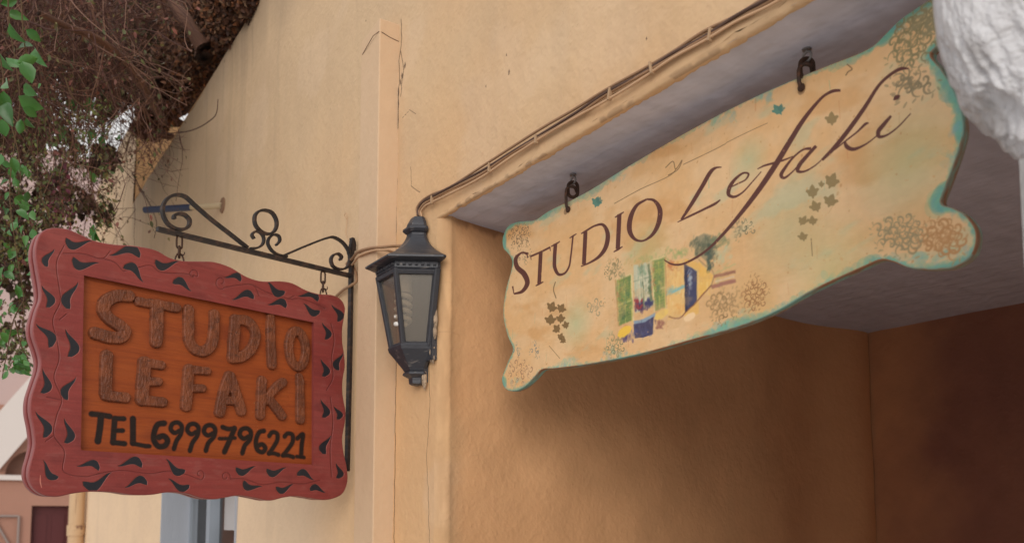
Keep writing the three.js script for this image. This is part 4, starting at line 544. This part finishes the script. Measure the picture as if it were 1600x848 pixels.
  add(new THREE.CylinderGeometry(0.02, 0.022, 0.06, 16).translate(0.006, Y(0.605), 0.045), std([0.7, 0.68, 0.64], 0.5), 'bulb_holder', t);
  add(loft([[Y(0.376), 0.030], [Y(0.380), 0.034], [Y(0.386), 0.038], [Y(0.412), 0.060], [Y(0.428), 0.074], [Y(0.437), 0.077], [Y(0.442), 0.074]]), paint, 'hopper', t);
  add(loft([[Y(0.345), 0.014], [Y(0.348), 0.020], [Y(0.362), 0.022], [Y(0.366), 0.030], [Y(0.370), 0.038], [Y(0.376), 0.036], [Y(0.379), 0.030]]), paint, 'tail', t);
  add([box(-0.075, 0.082, Y(0.40), Y(0.66), -0.014, 0.0), box(-0.03, 0.036, Y(0.35), Y(0.405), -0.014, -0.001)], paint, 'back_plate', t);
  const putty = std([0.58, 0.43, 0.3], 0.9, { bumpMap: roughRock, bumpScale: 0.002 }), r = rng(3), chips = [];
  for (const [x, y, s] of [[0.088, 0.50, 0.012], [0.086, 0.47, 0.010], [0.087, 0.52, 0.010], [0.076, 0.43, 0.011], [0.07, 0.418, 0.013], [0.078, 0.405, 0.008], [0.030, 0.362, 0.014], [0.033, 0.352, 0.011], [0.027, 0.372, 0.008], [0.09, 0.545, 0.006]]) { const g = new THREE.IcosahedronGeometry(s, 2), q = g.attributes.position; for (let i = 0; i < q.count; i++) { const k = 0.75 + 0.5 * fbm3(V(q.getX(i), q.getY(i), q.getZ(i)), 160, 2); q.setXYZ(i, q.getX(i) * k * 0.6, q.getY(i) * k * (1.2 + r()), q.getZ(i) * k * 0.5); } g.computeVertexNormals(); chips.push(g.translate(x, Y(y), -0.006)); }
  add(chips, putty, 'plaster_chips', t);
}

// ------------------------------------------------------------------ cables and the blue-sleeved rod
{
  const cableMat = std([0.33, 0.19, 0.105], 0.75, { bumpMap: fineBump, bumpScale: 0.0006 }), cableShade = std([0.1, 0.055, 0.04], 0.8), cablePale = std([0.58, 0.37, 0.22], 0.8);  // the dark one puts the shadow line between the cables into its colour
  const run = [[652, 336], [651, 326], [657, 315], [672, 306], [700, 291], [750, 263], [800, 231], [850, 199], [900, 169], [950, 139], [1000, 109], [1050, 79], [1100, 50], [1150, 22], [1200, -6], [1260, -40]];
  const kinds = [[0, 0, cableMat, 0.0031, 'topmost tan cable of the bundle along the lintel'], [0, 4.2, cableShade, 0.0030, 'thin cable in the middle of the lintel bundle, coloured dark as its shadow line'], [1, 8.5, cableMat, 0.0030, 'tan cable near the bottom of the lintel bundle'], [2, 13.5, cablePale, 0.0026, 'pale paint-smeared cable lowest in the lintel bundle']];
  kinds.forEach(([dx, dy, m, rad, label], k) => { const pts = run.map(([x, y], i) => onZ(x + dx + (i > 2 ? 0 : k * 1.5), y + dy * Math.min(1, i / 5 + 0.15) + 9 * (fbm(i * 1.3, k * 7, 2) - 0.5) * Math.min(1, i / 3), 0.006 + 0.002 * (k % 2) + 0.004 * fbm(i * 1.3, k * 3 + 1, 2))); tag(add(tube(pts, rad, rad, 7, 5), m, 'cable'), label, 'cable'); });
  const clipM = std([0.42, 0.28, 0.17], 0.85), r = rng(14);
  for (const [x, y, w] of [[675, 312, 'nearest the lantern'], [765, 262, 'second from the lantern'], [838, 217, 'third from the lantern'], [953, 147, 'fourth from the lantern'], [1018, 106, 'second from the top edge of the photo'], [1110, 54, 'nearest the top edge of the photo']]) { const p = onZ(x, y, 0.011), g = add(new RoundedBoxGeometry(0.005, 0.02 + 0.006 * r(), 0.010, 2, 0.0018), clipM, 'cable_clip'); g.position.copy(p); g.rotation.z = 0.5 * (r() - 0.5); tag(g, 'small plastic clip on the lintel cables, ' + w, 'cable clip', 'clips of the lintel cables'); }
  const Z = (a) => a.map(([x, y, z]) => onZ(x, y, z));
  tag(add(tube(Z([[541, 412, 0.012], [549, 405, 0.03], [560, 393, 0.067], [576, 388, 0.071], [592, 386, 0.071], [606, 385, 0.05], [622, 384, 0.02], [640, 382, 0.01]]), 0.0042, 0.0042, 7, 6), cableMat, 'cable'), 'tan cable crossing the pilaster from the bracket to the lantern', 'cable');
  tag(add(tube(Z([[546, 418, 0.012], [551, 412, 0.03], [562, 399, 0.0665], [577, 393, 0.0695], [592, 390, 0.0695], [604, 391, 0.05], [616, 394, 0.02], [640, 394, 0.01]]), 0.0036, 0.0036, 7, 6), cablePale, 'cable'), 'paler second cable just below the one joining bracket and lantern', 'cable');
  tag(add(tube(Z([[500, 480, 0.008], [520, 467, 0.01], [536, 453, 0.012], [548, 446, 0.03], [556, 440, 0.02], [556, 430, 0.013], [551, 414, 0.013]]), 0.0046, 0.0046, 7, 6), cableMat, 'cable'), 'tan cable wrapped round the bracket post and leading behind the red sign', 'cable');
  tag(add(tube(Z([[541, 342, 0.006], [538, 336, 0.01], [541, 333, 0.012], [542, 345, 0.008], [540, 362, 0.01], [545, 378, 0.02]]), 0.0012, 0.0012, 6, 6), cablePale, 'wire_loop'), 'thin loop of wire above the iron bracket post', 'wire');
  const a = onZ(349, 321, 0.0), b = onZ(226, 328, 0.27), dir = b.clone().sub(a).normalize(), t = thing('wall_rod', 'blue-sleeved rod sticking out of the wall behind the bracket scroll', 'rod', a), P = (k) => dir.clone().multiplyScalar(k * b.distanceTo(a));
  add(tube([P(0.02), P(0.42)], 0.015, 0.013, 12), std([0.52, 0.4, 0.25], 0.8), 'pipe', t); add(tube([P(0.40), P(0.7), P(1)], 0.0165, 0.0165, 12), std([0.02, 0.03, 0.075], 0.45), 'sleeve', t);
  add(new THREE.CylinderGeometry(0.036, 0.04, 0.012, 18).rotateX(Math.PI / 2).translate(0, 0, 0.004), std([0.25, 0.14, 0.08], 0.85), 'flange', t);
}

// ------------------------------------------------------------------ white house corner on the right
{
  const white = std(0xffffff, 0.9, { map: pixelTex(512, 512, (u, v) => mix([0.82, 0.81, 0.81], [0.74, 0.73, 0.73], tfbm(u, v, 6, 5)), true, [1, 1]), bumpMap: plasterBump, bumpScale: 0.006 });
  const w = thing('white_wall', 'whitewashed wall corner at the right edge of the doorway', 'wall', V(-0.52, 0, 0));
  const X = onZ(1591, 400, 0.02).x + 0.52;
  add(grid(24, 60, (i, j) => { const s = i / 24, y = 5 * j / 60, e = 0.01 * (fbm(y * 3, 2, 3) - 0.5); return s < 0.25 ? V(X + e + 0.2 * s * 0.2, y, -2.26 + 2.26 * s * 4) : V(X + 0.01 + e + (s - 0.25) * 4, y, 0.02 + 0.012 * (fbm(s * 40, y * 4, 3) - 0.5)); }, (i, j, p) => [p.x + p.z, p.y]), white, 'wall', w);
  add(box(X + 0.06, X + 3, 0, 5, -2.5, -0.0), white, 'inner_masonry', w);
  // the rough stone that juts out of it
  const c = onZ(1620, -8, 0.13), g = new THREE.IcosahedronGeometry(1, 60), q = g.attributes.position, uv = g.attributes.uv;
  for (let i = 0; i < q.count; i++) {
    const p = V(q.getX(i), q.getY(i), q.getZ(i)), n = p.clone(), low = sm(n.y, 0.1, -0.7), big = fbm3(p.clone().addScalar(7), 1.5, 3) - 0.5, mid = Math.abs(fbm3(p.clone().addScalar(3), 3.6, 4) - 0.5) * 2, sml = fbm3(p, 13, 3) - 0.5, k = 1.04 + 0.3 * big - (0.10 + 0.24 * low) * mid + (0.09 + 0.13 * low) * sml;
    p.set(Math.sign(n.x) * Math.pow(Math.abs(n.x), 0.7), Math.sign(n.y) * Math.pow(Math.abs(n.y), 0.75), Math.sign(n.z) * Math.pow(Math.abs(n.z), 0.8)).multiplyScalar(k);
    q.setXYZ(i, p.x * 0.083 + 0.06 * sm(n.y, 0, -0.9), p.y * 0.24, p.z * 0.10); uv.setXY(i, n.x * 0.2 + n.z * 0.13, n.y * 0.3);
  }
  g.computeVertexNormals();
  const s = add(g, std(0xffffff, 0.92, { map: pixelTex(512, 512, (u, v) => mix([0.66, 0.66, 0.69], [0.42, 0.405, 0.41], sm(tfbm(u, v, 6, 5), 0.5, 0.76)), true, [0.5, 0.5]), bumpMap: roughRock, bumpScale: 0.007 }), 'rough_stone'); s.position.copy(c);
  tag(s, 'rough whitewashed stone jutting out beside the right end of the yellow sign', 'stone');
}

// ------------------------------------------------------------------ pink house at the end of the lane, drainpipe
{
  const X = -18, y = (px, py) => onX(px, py, X), pinkT = pixelTex(512, 512, (u, v) => mix([0.42, 0.22, 0.16], [0.35, 0.185, 0.135], tfbm(u, v, 6, 5)), true, [3, 3]);
  const pink = std(0xffffff, 0.92, { map: pinkT, bumpMap: plasterBump, bumpScale: 0.006 }), lilac = std([0.5, 0.37, 0.35], 0.92, { bumpMap: plasterBump, bumpScale: 0.006 }), white = std([0.66, 0.6, 0.57], 0.9), inner = std([0.27, 0.15, 0.11], 0.92);  // the darker inner pink has the shade of the arch recess in its colour
  const t = thing('pink_house', 'pink house with white stair edge and arch at the end of the lane', 'house', V(X, 0, 0));
  const foot = y(7, 742), cz = (foot.z + y(99, 742).z) / 2, R = Math.abs(foot.z - cz);
  const sh = new THREE.Shape(); sh.moveTo(-6, 0); sh.lineTo(9, 0); sh.lineTo(9, 3.6); sh.lineTo(-6, 3.6); sh.closePath();
  const d0 = y(46, 848), d1 = y(105, 848), dTop = y(75, 790).y;
  const h1 = new THREE.Path(); h1.moveTo(-cz - R, foot.y); h1.lineTo(-cz + R, foot.y); h1.absarc(-cz, foot.y, R * 1.0, 0, Math.PI, false); sh.holes.push(h1);
  const h2 = new THREE.Path(); h2.moveTo(-d0.z, 0.02); h2.lineTo(-d1.z, 0.02); h2.lineTo(-d1.z, dTop); h2.lineTo(-d0.z, dTop); h2.closePath(); sh.holes.push(h2);
  add(new THREE.ExtrudeGeometry(sh, { depth: 0.25, bevelEnabled: false, curveSegments: 24 }).translate(0, 0, -0.25).rotateY(Math.PI / 2), pink, 'wall', t);
  add(box(-3, -0.26, 0, 3.6, -9, 6), inner, 'inner_wall', t);
  add(box(-3, -0.02, 3.6, 8.5, -9, 6), lilac, 'upper_wall', t);
  add(box(-0.02, 0.09, foot.y - 0.09, foot.y - 0.0, -cz ? -3 : -3, 1.2), white, 'ledge', t);
  const a = y(-30, 728), b = y(130, 545), dz = b.z - a.z, dy = b.y - a.y, len = Math.hypot(dz, dy);
  const cop = new THREE.BoxGeometry(0.22, 0.62, len).rotateX(-Math.atan2(dy, dz)); cop.translate(0.08, (a.y + b.y) / 2 + 0.1, (a.z + b.z) / 2); add(cop, white, 'stair_edge', t);
  const dr = new THREE.Group(); dr.name = 'door'; dr.userData.label = 'dark red wooden door'; t.add(dr);
  const dm = std([0.085, 0.012, 0.014], 0.5), zc = (d0.z + d1.z) / 2, dw = Math.abs(d1.z - d0.z);
  add(box(-0.2, -0.15, 0, dTop, zc - dw / 2, zc + dw / 2), dm, 'leaf', dr);
  for (const s of [-1, 1]) for (const [q0, q1] of [[0.2, 0.8], [0.95, dTop - 0.16]]) add(box(-0.152, -0.135, q0, q1, zc + s * dw * 0.24 - dw * 0.17, zc + s * dw * 0.24 + dw * 0.17), dm, 'panel', dr);
  add(new THREE.SphereGeometry(0.03, 12, 8).translate(-0.12, 0.95, zc + 0.03), zinc, 'handle', dr);
  const f0 = y(-14, 806), f1 = y(26, 850), fm = new THREE.Group(); fm.name = 'metal_frame'; t.add(fm); const rm = std([0.28, 0.22, 0.2], 0.6);
  const Q = (z, q) => V(0.06, q, z), T = f0.y, Bq = f1.y - 0.25;
  for (const [p, q] of [[Q(f0.z, T), Q(f1.z, T)], [Q(f1.z, T), Q(f1.z, Bq)], [Q(f0.z, T), Q(f0.z, Bq)], [Q(f0.z, Bq), Q(f1.z, Bq)], [Q(f0.z, T), Q(f1.z, Bq)]]) add(tube([p, q], 0.022, 0.022, 8), rm, 'rod', fm);
}
{
  const p = onZ(119, 800, 0.07), t = thing('drainpipe', 'stained cream drainpipe at the far corner of the ochre house', 'drainpipe', V(p.x, 0, p.z)), m = std(0xffffff, 0.7, { map: pixelTex(256, 512, (u, v) => mix([0.58, 0.4, 0.24], [0.2, 0.1, 0.06], sm(tfbm(u, v, 6, 5), 0.55, 0.8)), true, [0.5, 1.2]) });
  add(new THREE.CylinderGeometry(0.062, 0.062, 3.4, 20).translate(0, 1.7, 0), m, 'pipe', t);
  for (const y of [1.45, 2.6]) add(new THREE.CylinderGeometry(0.072, 0.072, 0.09, 20).translate(0, y, 0), m, 'collar', t);
}

// ------------------------------------------------------------------ creepers on the wall top
const bark = std(0xffffff, 0.9, { map: pixelTex(256, 512, (u, v) => mix([0.16, 0.075, 0.045], [0.06, 0.03, 0.022], tfbm(u, v * 0.3, 12, 4)), true, [0.1, 0.3]), bumpMap: roughRock, bumpScale: 0.003 });
const twigMat = std([0.075, 0.03, 0.023], 0.9), twigPale = std([0.19, 0.10, 0.07], 0.9);
function walk(r, p, dir, n, step, drop, curl) { const out = [p.clone()], d = dir.clone().normalize(), q = p.clone(), w = V(r() - 0.5, r() - 0.5, r() - 0.5); for (let i = 0; i < n; i++) { w.multiplyScalar(0.7).add(V(r() - 0.5, r() - 0.5, r() - 0.5).multiplyScalar(curl)); d.add(w).add(V(0, -drop, 0)).normalize(); q.addScaledVector(d, step * (0.7 + 0.6 * r())); out.push(q.clone()); } return out; }
function leafGeo(l, w, fold, bend) {                    // a pointed leaf of 8 faces, folded along its midrib
  const pos = [], idx = [], rows = [[0, 0.05], [0.25, 0.8], [0.55, 1], [0.82, 0.55], [1, 0.02]];
  for (const [t, k] of rows) for (const s of [-1, 0, 1]) pos.push(s * w / 2 * k, l * t, (s ? fold * w * k : 0) - bend * l * t * t);
  for (let i = 0; i < rows.length - 1; i++) for (let s = 0; s < 2; s++) { const a = i * 3 + s; idx.push(a, a + 1, a + 3, a + 1, a + 4, a + 3); }
  const g = new THREE.BufferGeometry(); g.setAttribute('position', new THREE.Float32BufferAttribute(pos, 3)); g.setIndex(idx); g.computeVertexNormals(); return g;
}
const M4 = new THREE.Matrix4(), QT = new THREE.Quaternion(), EU = new THREE.Euler();
function litter(parent, name, spots, geo, mat, colours, r, s0, s1, hang = 0) {
  const m = new THREE.InstancedMesh(geo, mat, spots.length); m.name = name; m.castShadow = m.receiveShadow = true; parent.add(m); m.userData.kind = 'stuff';
  const col = new THREE.Color();
  spots.forEach((p, i) => { EU.set(hang ? Math.PI + (r() - 0.5) * 1.6 : r() * 6.3, r() * 6.3, (hang ? 1.6 : 6.3) * (r() - 0.5)); const s = s0 + (s1 - s0) * r(); m.setMatrixAt(i, M4.compose(p, QT.setFromEuler(EU), V(s, s, s))); const c = colours[Math.floor(r() * colours.length)], k = 0.6 + 0.8 * r(); m.setColorAt(i, col.setRGB(c[0] * k, c[1] * k, c[2] * k)); });
  return m;
}
const leafMat = new THREE.MeshPhysicalMaterial({ color: 0xffffff, roughness: 0.75, transmission: 0.25, thickness: 0 }), dryMat = std(0xffffff, 0.9);
{
  const r = rng(101), base = V(-4.6, WALLTOP, 0), t = thing('dry_creeper', 'tangled dry brown creeper hanging over the wall top at upper left', 'creeper', base);
  const rel = (p) => p.clone().sub(base);
  // trunks and limbs
  const limb = (pts, r0, r1) => add(tube(pts.map(([x, y, d]) => rel(far(x, y, d))), r0, r1, 8, 6), bark, 'limb', t);
  limb([[60, 20, 2.75], [105, 42, 2.85], [140, 55, 2.95], [172, 76, 3.1], [200, 102, 3.4], [222, 135, 3.8], [240, 165, 4.3], [254, 190, 4.75]], 0.010, 0.024);
  limb([[262, -20, 4.4], [278, 15, 4.35], [300, 45, 4.3], [318, 75, 4.3]], 0.03, 0.045); limb([[305, -30, 4.6], [312, 10, 4.5], [316, 50, 4.4], [318, 90, 4.35]], 0.028, 0.045);
  limb([[200, -10, 4.6], [215, 30, 4.6], [226, 70, 4.7], [232, 110, 4.8]], 0.02, 0.02); limb([[130, -20, 3.9], [150, 10, 4], [185, 24, 4.1], [240, 28, 4.2]], 0.014, 0.012); limb([[190, 120, 4.6], [170, 150, 4.6], [160, 210, 4.6], [158, 280, 4.5]], 0.012, 0.006);
  // the mat of old growth lying along the wall top
  const mats = [], spots = [];
  for (const [px, py, dz, rx, ry] of [[404, -40, -0.02, 0.24, 0.20], [372, -4, -0.02, 0.24, 0.22], [345, 32, -0.02, 0.26, 0.20], [322, 66, -0.03, 0.26, 0.20], [300, 100, -0.03, 0.26, 0.17], [282, 132, -0.04, 0.22, 0.13], [268, 158, -0.05, 0.14, 0.09], [340, -30, -0.25, 0.5, 0.4], [300, 15, -0.3, 0.5, 0.3], [270, 55, -0.35, 0.5, 0.22], [390, -110, -0.25, 0.5, 0.4], [254, 186, -0.04, 0.08, 0.03], [242, 208, -0.04, 0.06, 0.02], [250, 10, -0.5, 0.6, 0.3], [200, 20, -0.5, 0.7, 0.3]]) {
    const c = onZ(px, py, dz), g = new THREE.IcosahedronGeometry(1, 14), q = g.attributes.position;
    for (let i = 0; i < q.count; i++) { const p = V(q.getX(i), q.getY(i), q.getZ(i)), k = 0.72 + 0.55 * fbm3(p.clone().addScalar(px), 2.3, 3) + 0.25 * (fbm3(p.clone().addScalar(px), 9, 3) - 0.5); q.setXYZ(i, p.x * k * rx + c.x - base.x, p.y * k * ry + c.y - base.y, p.z * k * 0.13 + c.z - base.z); const u = g.attributes.uv; u.setXY(i, p.x * rx + p.z * 0.3, p.y * ry); if (r() < 0.6 && p.z > -0.3) spots.push(V(q.getX(i) + 0.03 * (r() - 0.5), q.getY(i) + 0.03 * (r() - 0.5), q.getZ(i) + 0.025 * r())); }
    g.computeVertexNormals(); mats.push(g);
  }
  const mm = add(mats, std(0xffffff, 1, { map: pixelTex(512, 512, (u, v) => mix([0.10, 0.045, 0.026], [0.025, 0.012, 0.009], sm(tfbm(u, v, 16, 5), 0.3, 0.7)), true, [0.4, 0.4]), bumpMap: roughRock, bumpScale: 0.03 }), 'old_growth', t); mm.userData.kind = 'stuff';
  litter(t, 'dry_leaves', spots, leafGeo(1, 0.6, 0.25, 0.35), dryMat, [[0.13, 0.055, 0.03], [0.08, 0.035, 0.022], [0.2, 0.08, 0.035], [0.055, 0.028, 0.02], [0.16, 0.09, 0.05]], r, 0.012, 0.034);
  // hanging stems
  const dark = [], palest = [], lv = [], tiny = [];
  const stem = (p, dir, n, step, drop, curl, r0, bag, leafy) => { let w = walk(r, p, dir, n, step, drop, curl); const cut = w.findIndex((q, i) => i > 1 && (q.x - EYE.x) * 0.5547 - (q.z - EYE.z) * 0.832 > -0.385 * (-(q.x - EYE.x) * 0.832 - (q.z - EYE.z) * 0.5547)); if (cut > 1) w = w.slice(0, cut); bag.push(tube(w.map(rel), r0, r0 * 0.45, 4)); w.forEach((q, i) => { if (i > 2 && r() < leafy) lv.push(rel(q).add(V((r() - 0.5) * 0.05, (r() - 0.5) * 0.05, (r() - 0.5) * 0.05))); }); return w; };
  for (let i = 0; i < 520; i++) {
    const px = -70 + 235 * Math.pow(r(), 0.9), d = 2.9 + 2.2 * r(), y0 = -130 + 190 * r(), p = far(px, y0, d), lim = px < 50 ? 560 : px < 100 ? 420 : px < 160 ? 350 : 250, n = Math.floor((lim * (0.3 + 0.7 * r()) - y0) / FOCAL * d / 0.055);
    const w = stem(p, V(r() - 0.5, -0.7, r() - 0.5), Math.max(6, n), 0.055, 0.10, 0.45, 0.0012 + 0.002 * r() * r() + 0.0008, r() < 0.62 ? dark : palest, 0.3);
    for (let k = 0; k < 5; k++) { const q = w[Math.floor(r() * w.length)]; stem(q, V(r() - 0.5, r() - 0.6, r() - 0.5), 5 + Math.floor(7 * r()), 0.035, 0.02, 0.7, 0.001 + 0.0007 * r(), r() < 0.6 ? dark : palest, 0.35); }
  }
  // criss-cross thicket in the shade above
  for (let i = 0; i < 460; i++) { const px = -60 + 310 * r(), py = -80 + (px > 190 ? 110 : 260) * r(), p = far(px, py, 3.3 + 2.4 * r()); stem(p, V(r() - 0.5, r() - 0.5, r() - 0.5), px > 90 ? 4 : 9, 0.055, 0.02, 0.45, 0.0018 + 0.004 * r() * r(), r() < 0.8 ? dark : palest, 0.6); }
  // thin bare tendrils over the lit wall
  for (let i = 0; i < 60; i++) { const p = onZ(120 + 95 * r(), 140 + 190 * r(), 0.06 + 0.3 * r()); stem(p, V(-0.5 * r(), -0.6 + 0.3 * r(), 0.3 * r()), 6 + Math.floor(7 * r()), 0.05, 0.05, 0.35, 0.0014 + 0.001 * r(), dark, 0.06); }
  dark.push(tube([[232, 206, 0.06], [262, 208, 0.05], [300, 203, 0.05], [325, 190, 0.05], [338, 175, 0.06], [340, 155, 0.07]].map(([x, y, z]) => rel(onZ(x, y, z))), 0.0036, 0.0018, 5, 6));
  dark.push(tube([[205, 270, 0.1], [222, 300, 0.1], [236, 325, 0.1], [244, 352, 0.1], [240, 372, 0.1]].map(([x, y, z]) => rel(onZ(x, y, z))), 0.0036, 0.0018, 5, 6));
  const s1 = add(dark, twigMat, 'stems', t), s2 = add(palest, twigPale, 'stems', t); s1.userData.kind = s2.userData.kind = 'stuff';
  const thick = [], shade = [];
  for (let i = 0; i < 6000; i++) { const px = -60 + 270 * r(), py = -60 + 680 * Math.pow(r(), 1.05), open = fbm(px * 0.02 + 4, py * 0.02, 3) + (px > 95 && px < 155 && py > 140 ? 0.22 : 0) + 0.30 * sm(px, 160, 205) * sm(py, 140, 190), low = px < 45 ? 600 : px < 100 ? 440 : 360; if (open < 0.58 && py < low * (0.75 + 0.3 * r())) thick.push(rel(far(px, py, 3 + 2.6 * r()))); }
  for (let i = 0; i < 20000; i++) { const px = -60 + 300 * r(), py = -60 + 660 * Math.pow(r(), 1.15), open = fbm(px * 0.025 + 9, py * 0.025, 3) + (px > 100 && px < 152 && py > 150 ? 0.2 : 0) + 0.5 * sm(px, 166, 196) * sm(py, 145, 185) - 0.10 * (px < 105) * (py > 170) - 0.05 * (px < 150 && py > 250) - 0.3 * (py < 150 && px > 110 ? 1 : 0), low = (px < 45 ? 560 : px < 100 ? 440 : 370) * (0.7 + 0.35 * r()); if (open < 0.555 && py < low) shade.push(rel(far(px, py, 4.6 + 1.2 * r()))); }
  litter(t, 'dry_leaves', lv, leafGeo(1, 0.5, 0.25, 0.3), leafMat, [[0.16, 0.075, 0.045], [0.1, 0.05, 0.03], [0.13, 0.11, 0.035], [0.2, 0.07, 0.05], [0.09, 0.1, 0.03]], r, 0.009, 0.024, 1);
  litter(t, 'dry_leaves', thick, leafGeo(1, 0.55, 0.2, 0.3), leafMat, [[0.11, 0.045, 0.03], [0.07, 0.032, 0.022], [0.12, 0.095, 0.03], [0.15, 0.05, 0.04], [0.08, 0.09, 0.03]], r, 0.01, 0.028, 1);
  litter(t, 'dry_leaves', shade, leafGeo(1, 0.7, 0.2, 0.3), dryMat, [[0.06, 0.025, 0.017], [0.035, 0.017, 0.012], [0.075, 0.05, 0.02], [0.055, 0.05, 0.018]], r, 0.025, 0.06, 1);  // darker leaf colours paint the deep shade behind the front growth
  const ol = []; for (let i = 0; i < 4200; i++) { const px = -40 + 215 * r(), py = 150 + 430 * r(), low = px < 45 ? 590 : px < 100 ? 420 : 370; if (py < low && fbm(px * 0.03 + 2, py * 0.03, 3) < 0.56) ol.push(rel(far(px, py, 2.9 + 1.4 * r()))); }
  litter(t, 'small_leaves', ol, leafGeo(1, 0.55, 0.2, 0.3), leafMat, [[0.13, 0.15, 0.035], [0.10, 0.13, 0.03], [0.16, 0.12, 0.035], [0.07, 0.11, 0.03]], r, 0.008, 0.02, 1);
  const pk = []; for (let i = 0; i < 70; i++) pk.push(rel(far(78 + 34 * r(), 225 + 130 * r(), 3.6 + r()))); litter(t, 'pink_bracts', pk, leafGeo(1, 0.7, 0.2, 0.3), leafMat, [[0.22, 0.05, 0.09], [0.16, 0.04, 0.07]], r, 0.014, 0.03);
}
{
  const r = rng(55), base = V(-3.0, WALLTOP - 0.5, 0.9), t = thing('green_creeper', 'green-leaved creeper trailing down at the left edge', 'creeper', base), rel = (p) => p.clone().sub(base), D = 2.55;
  const stems = [], runs = [[[10, -40], [14, 40], [24, 100], [30, 160], [22, 220], [14, 300], [24, 390], [36, 470], [30, 540], [10, 580]], [[30, -40], [36, 60], [44, 110], [40, 150]], [[-8, 60], [4, 120], [6, 200], [0, 260]], [[12, 180], [28, 240], [32, 290]], [[100, 120], [112, 150], [128, 165], [142, 162]], [[22, 500], [34, 545], [44, 560]], [[36, 470], [20, 500], [8, 560], [2, 590]], [[60, 300], [72, 330], [78, 352]]];
  for (const a of runs) stems.push(tube(a.map(([x, y], i) => rel(far(x, y, D + 0.04 * i))), 0.0024, 0.0012, 5, 5));
  const sm1 = add(stems, std([0.12, 0.075, 0.04], 0.85), 'stem', t); sm1.userData.kind = 'stuff';
  const gm = [[0.055, 0.2, 0.035], [0.08, 0.24, 0.045], [0.04, 0.14, 0.03], [0.14, 0.19, 0.04]].map((c) => new THREE.MeshPhysicalMaterial({ color: new THREE.Color().setRGB(...c), roughness: 0.42, transmission: 0.3, thickness: 0 }));
  const gs = [leafGeo(1, 0.66, 0.32, 0.35), leafGeo(1, 0.72, 0.22, 0.2), leafGeo(1, 0.56, 0.38, 0.5), leafGeo(1, 0.6, -0.25, 0.3)];
  const leaf = (px, py, l, a, d = D) => { const m = add(gs[Math.floor(r() * 4)], gm[Math.floor(r() * r() * 4)], 'leaf', t), q = new THREE.Quaternion().setFromRotationMatrix(M4.makeBasis(camR, camU, camF.clone().negate())); m.position.copy(rel(far(px, py, d + 0.25 * (r() - 0.5)))); m.quaternion.copy(q).multiply(QT.setFromEuler(EU.set((r() - 0.5) * 1.7, (r() - 0.5) * 1.6, a + 0.5 * (r() - 0.5)))); m.scale.setScalar((1.0 + 0.3 * r()) * l * d / FOCAL); };
  for (const [x, y, l, a] of [[26, 78, 28, -1.7], [54, 76, 30, 3.5], [34, 96, 26, 3.9], [8, 128, 22, 3.6], [36, 133, 24, 4], [28, 150, 30, 4.2], [10, 160, 28, 3.4], [2, 186, 22, 3.2], [14, 36, 26, 3.4], [0, 6, 24, -1.2], [-4, 80, 26, 3.3], [4, 142, 24, 3], [40, 46, 20, 3.9], [105, 150, 24, 3.3], [138, 152, 22, 3.2], [26, 98, 26, 4.6], [34, 168, 20, 4.1], [40, 184, 16, 3.4], [20, 92, 26, 4.4], [32, 186, 18, 3], [0, 240, 22, 3.2], [18, 246, 20, 3.3], [28, 258, 20, 3], [145, 205, 18, 3.4], [158, 212, 20, 3.5], [182, 215, 14, 4], [100, 197, 20, 3.2], [146, 350, 22, 3.1], [150, 362, 20, 2.6], [140, 268, 14, 3.4], [165, 270, 14, 2.9], [12, 20, 22, 4.2], [60, 130, 12, 3.1], [8, 90, 20, 4.3]]) leaf(x, y, l, a, x > 90 ? 3.6 : D);
  for (let i = 0; i < 70; i++) { const y = 250 + 330 * r(), x = (y > 430 ? 40 : 55) * r(); leaf(x, y, 9 + 8 * r(), 3.14 + 2.4 * (r() - 0.5), D + 0.5 * r()); }
  for (let i = 0; i < 34; i++) leaf(20 + 28 * r() * r(), 555 + 30 * r() * (1 - i / 60), 9 + 5 * r(), 3.9 + 0.8 * (r() - 0.5), D);
}
renderer.render(scene, camera);
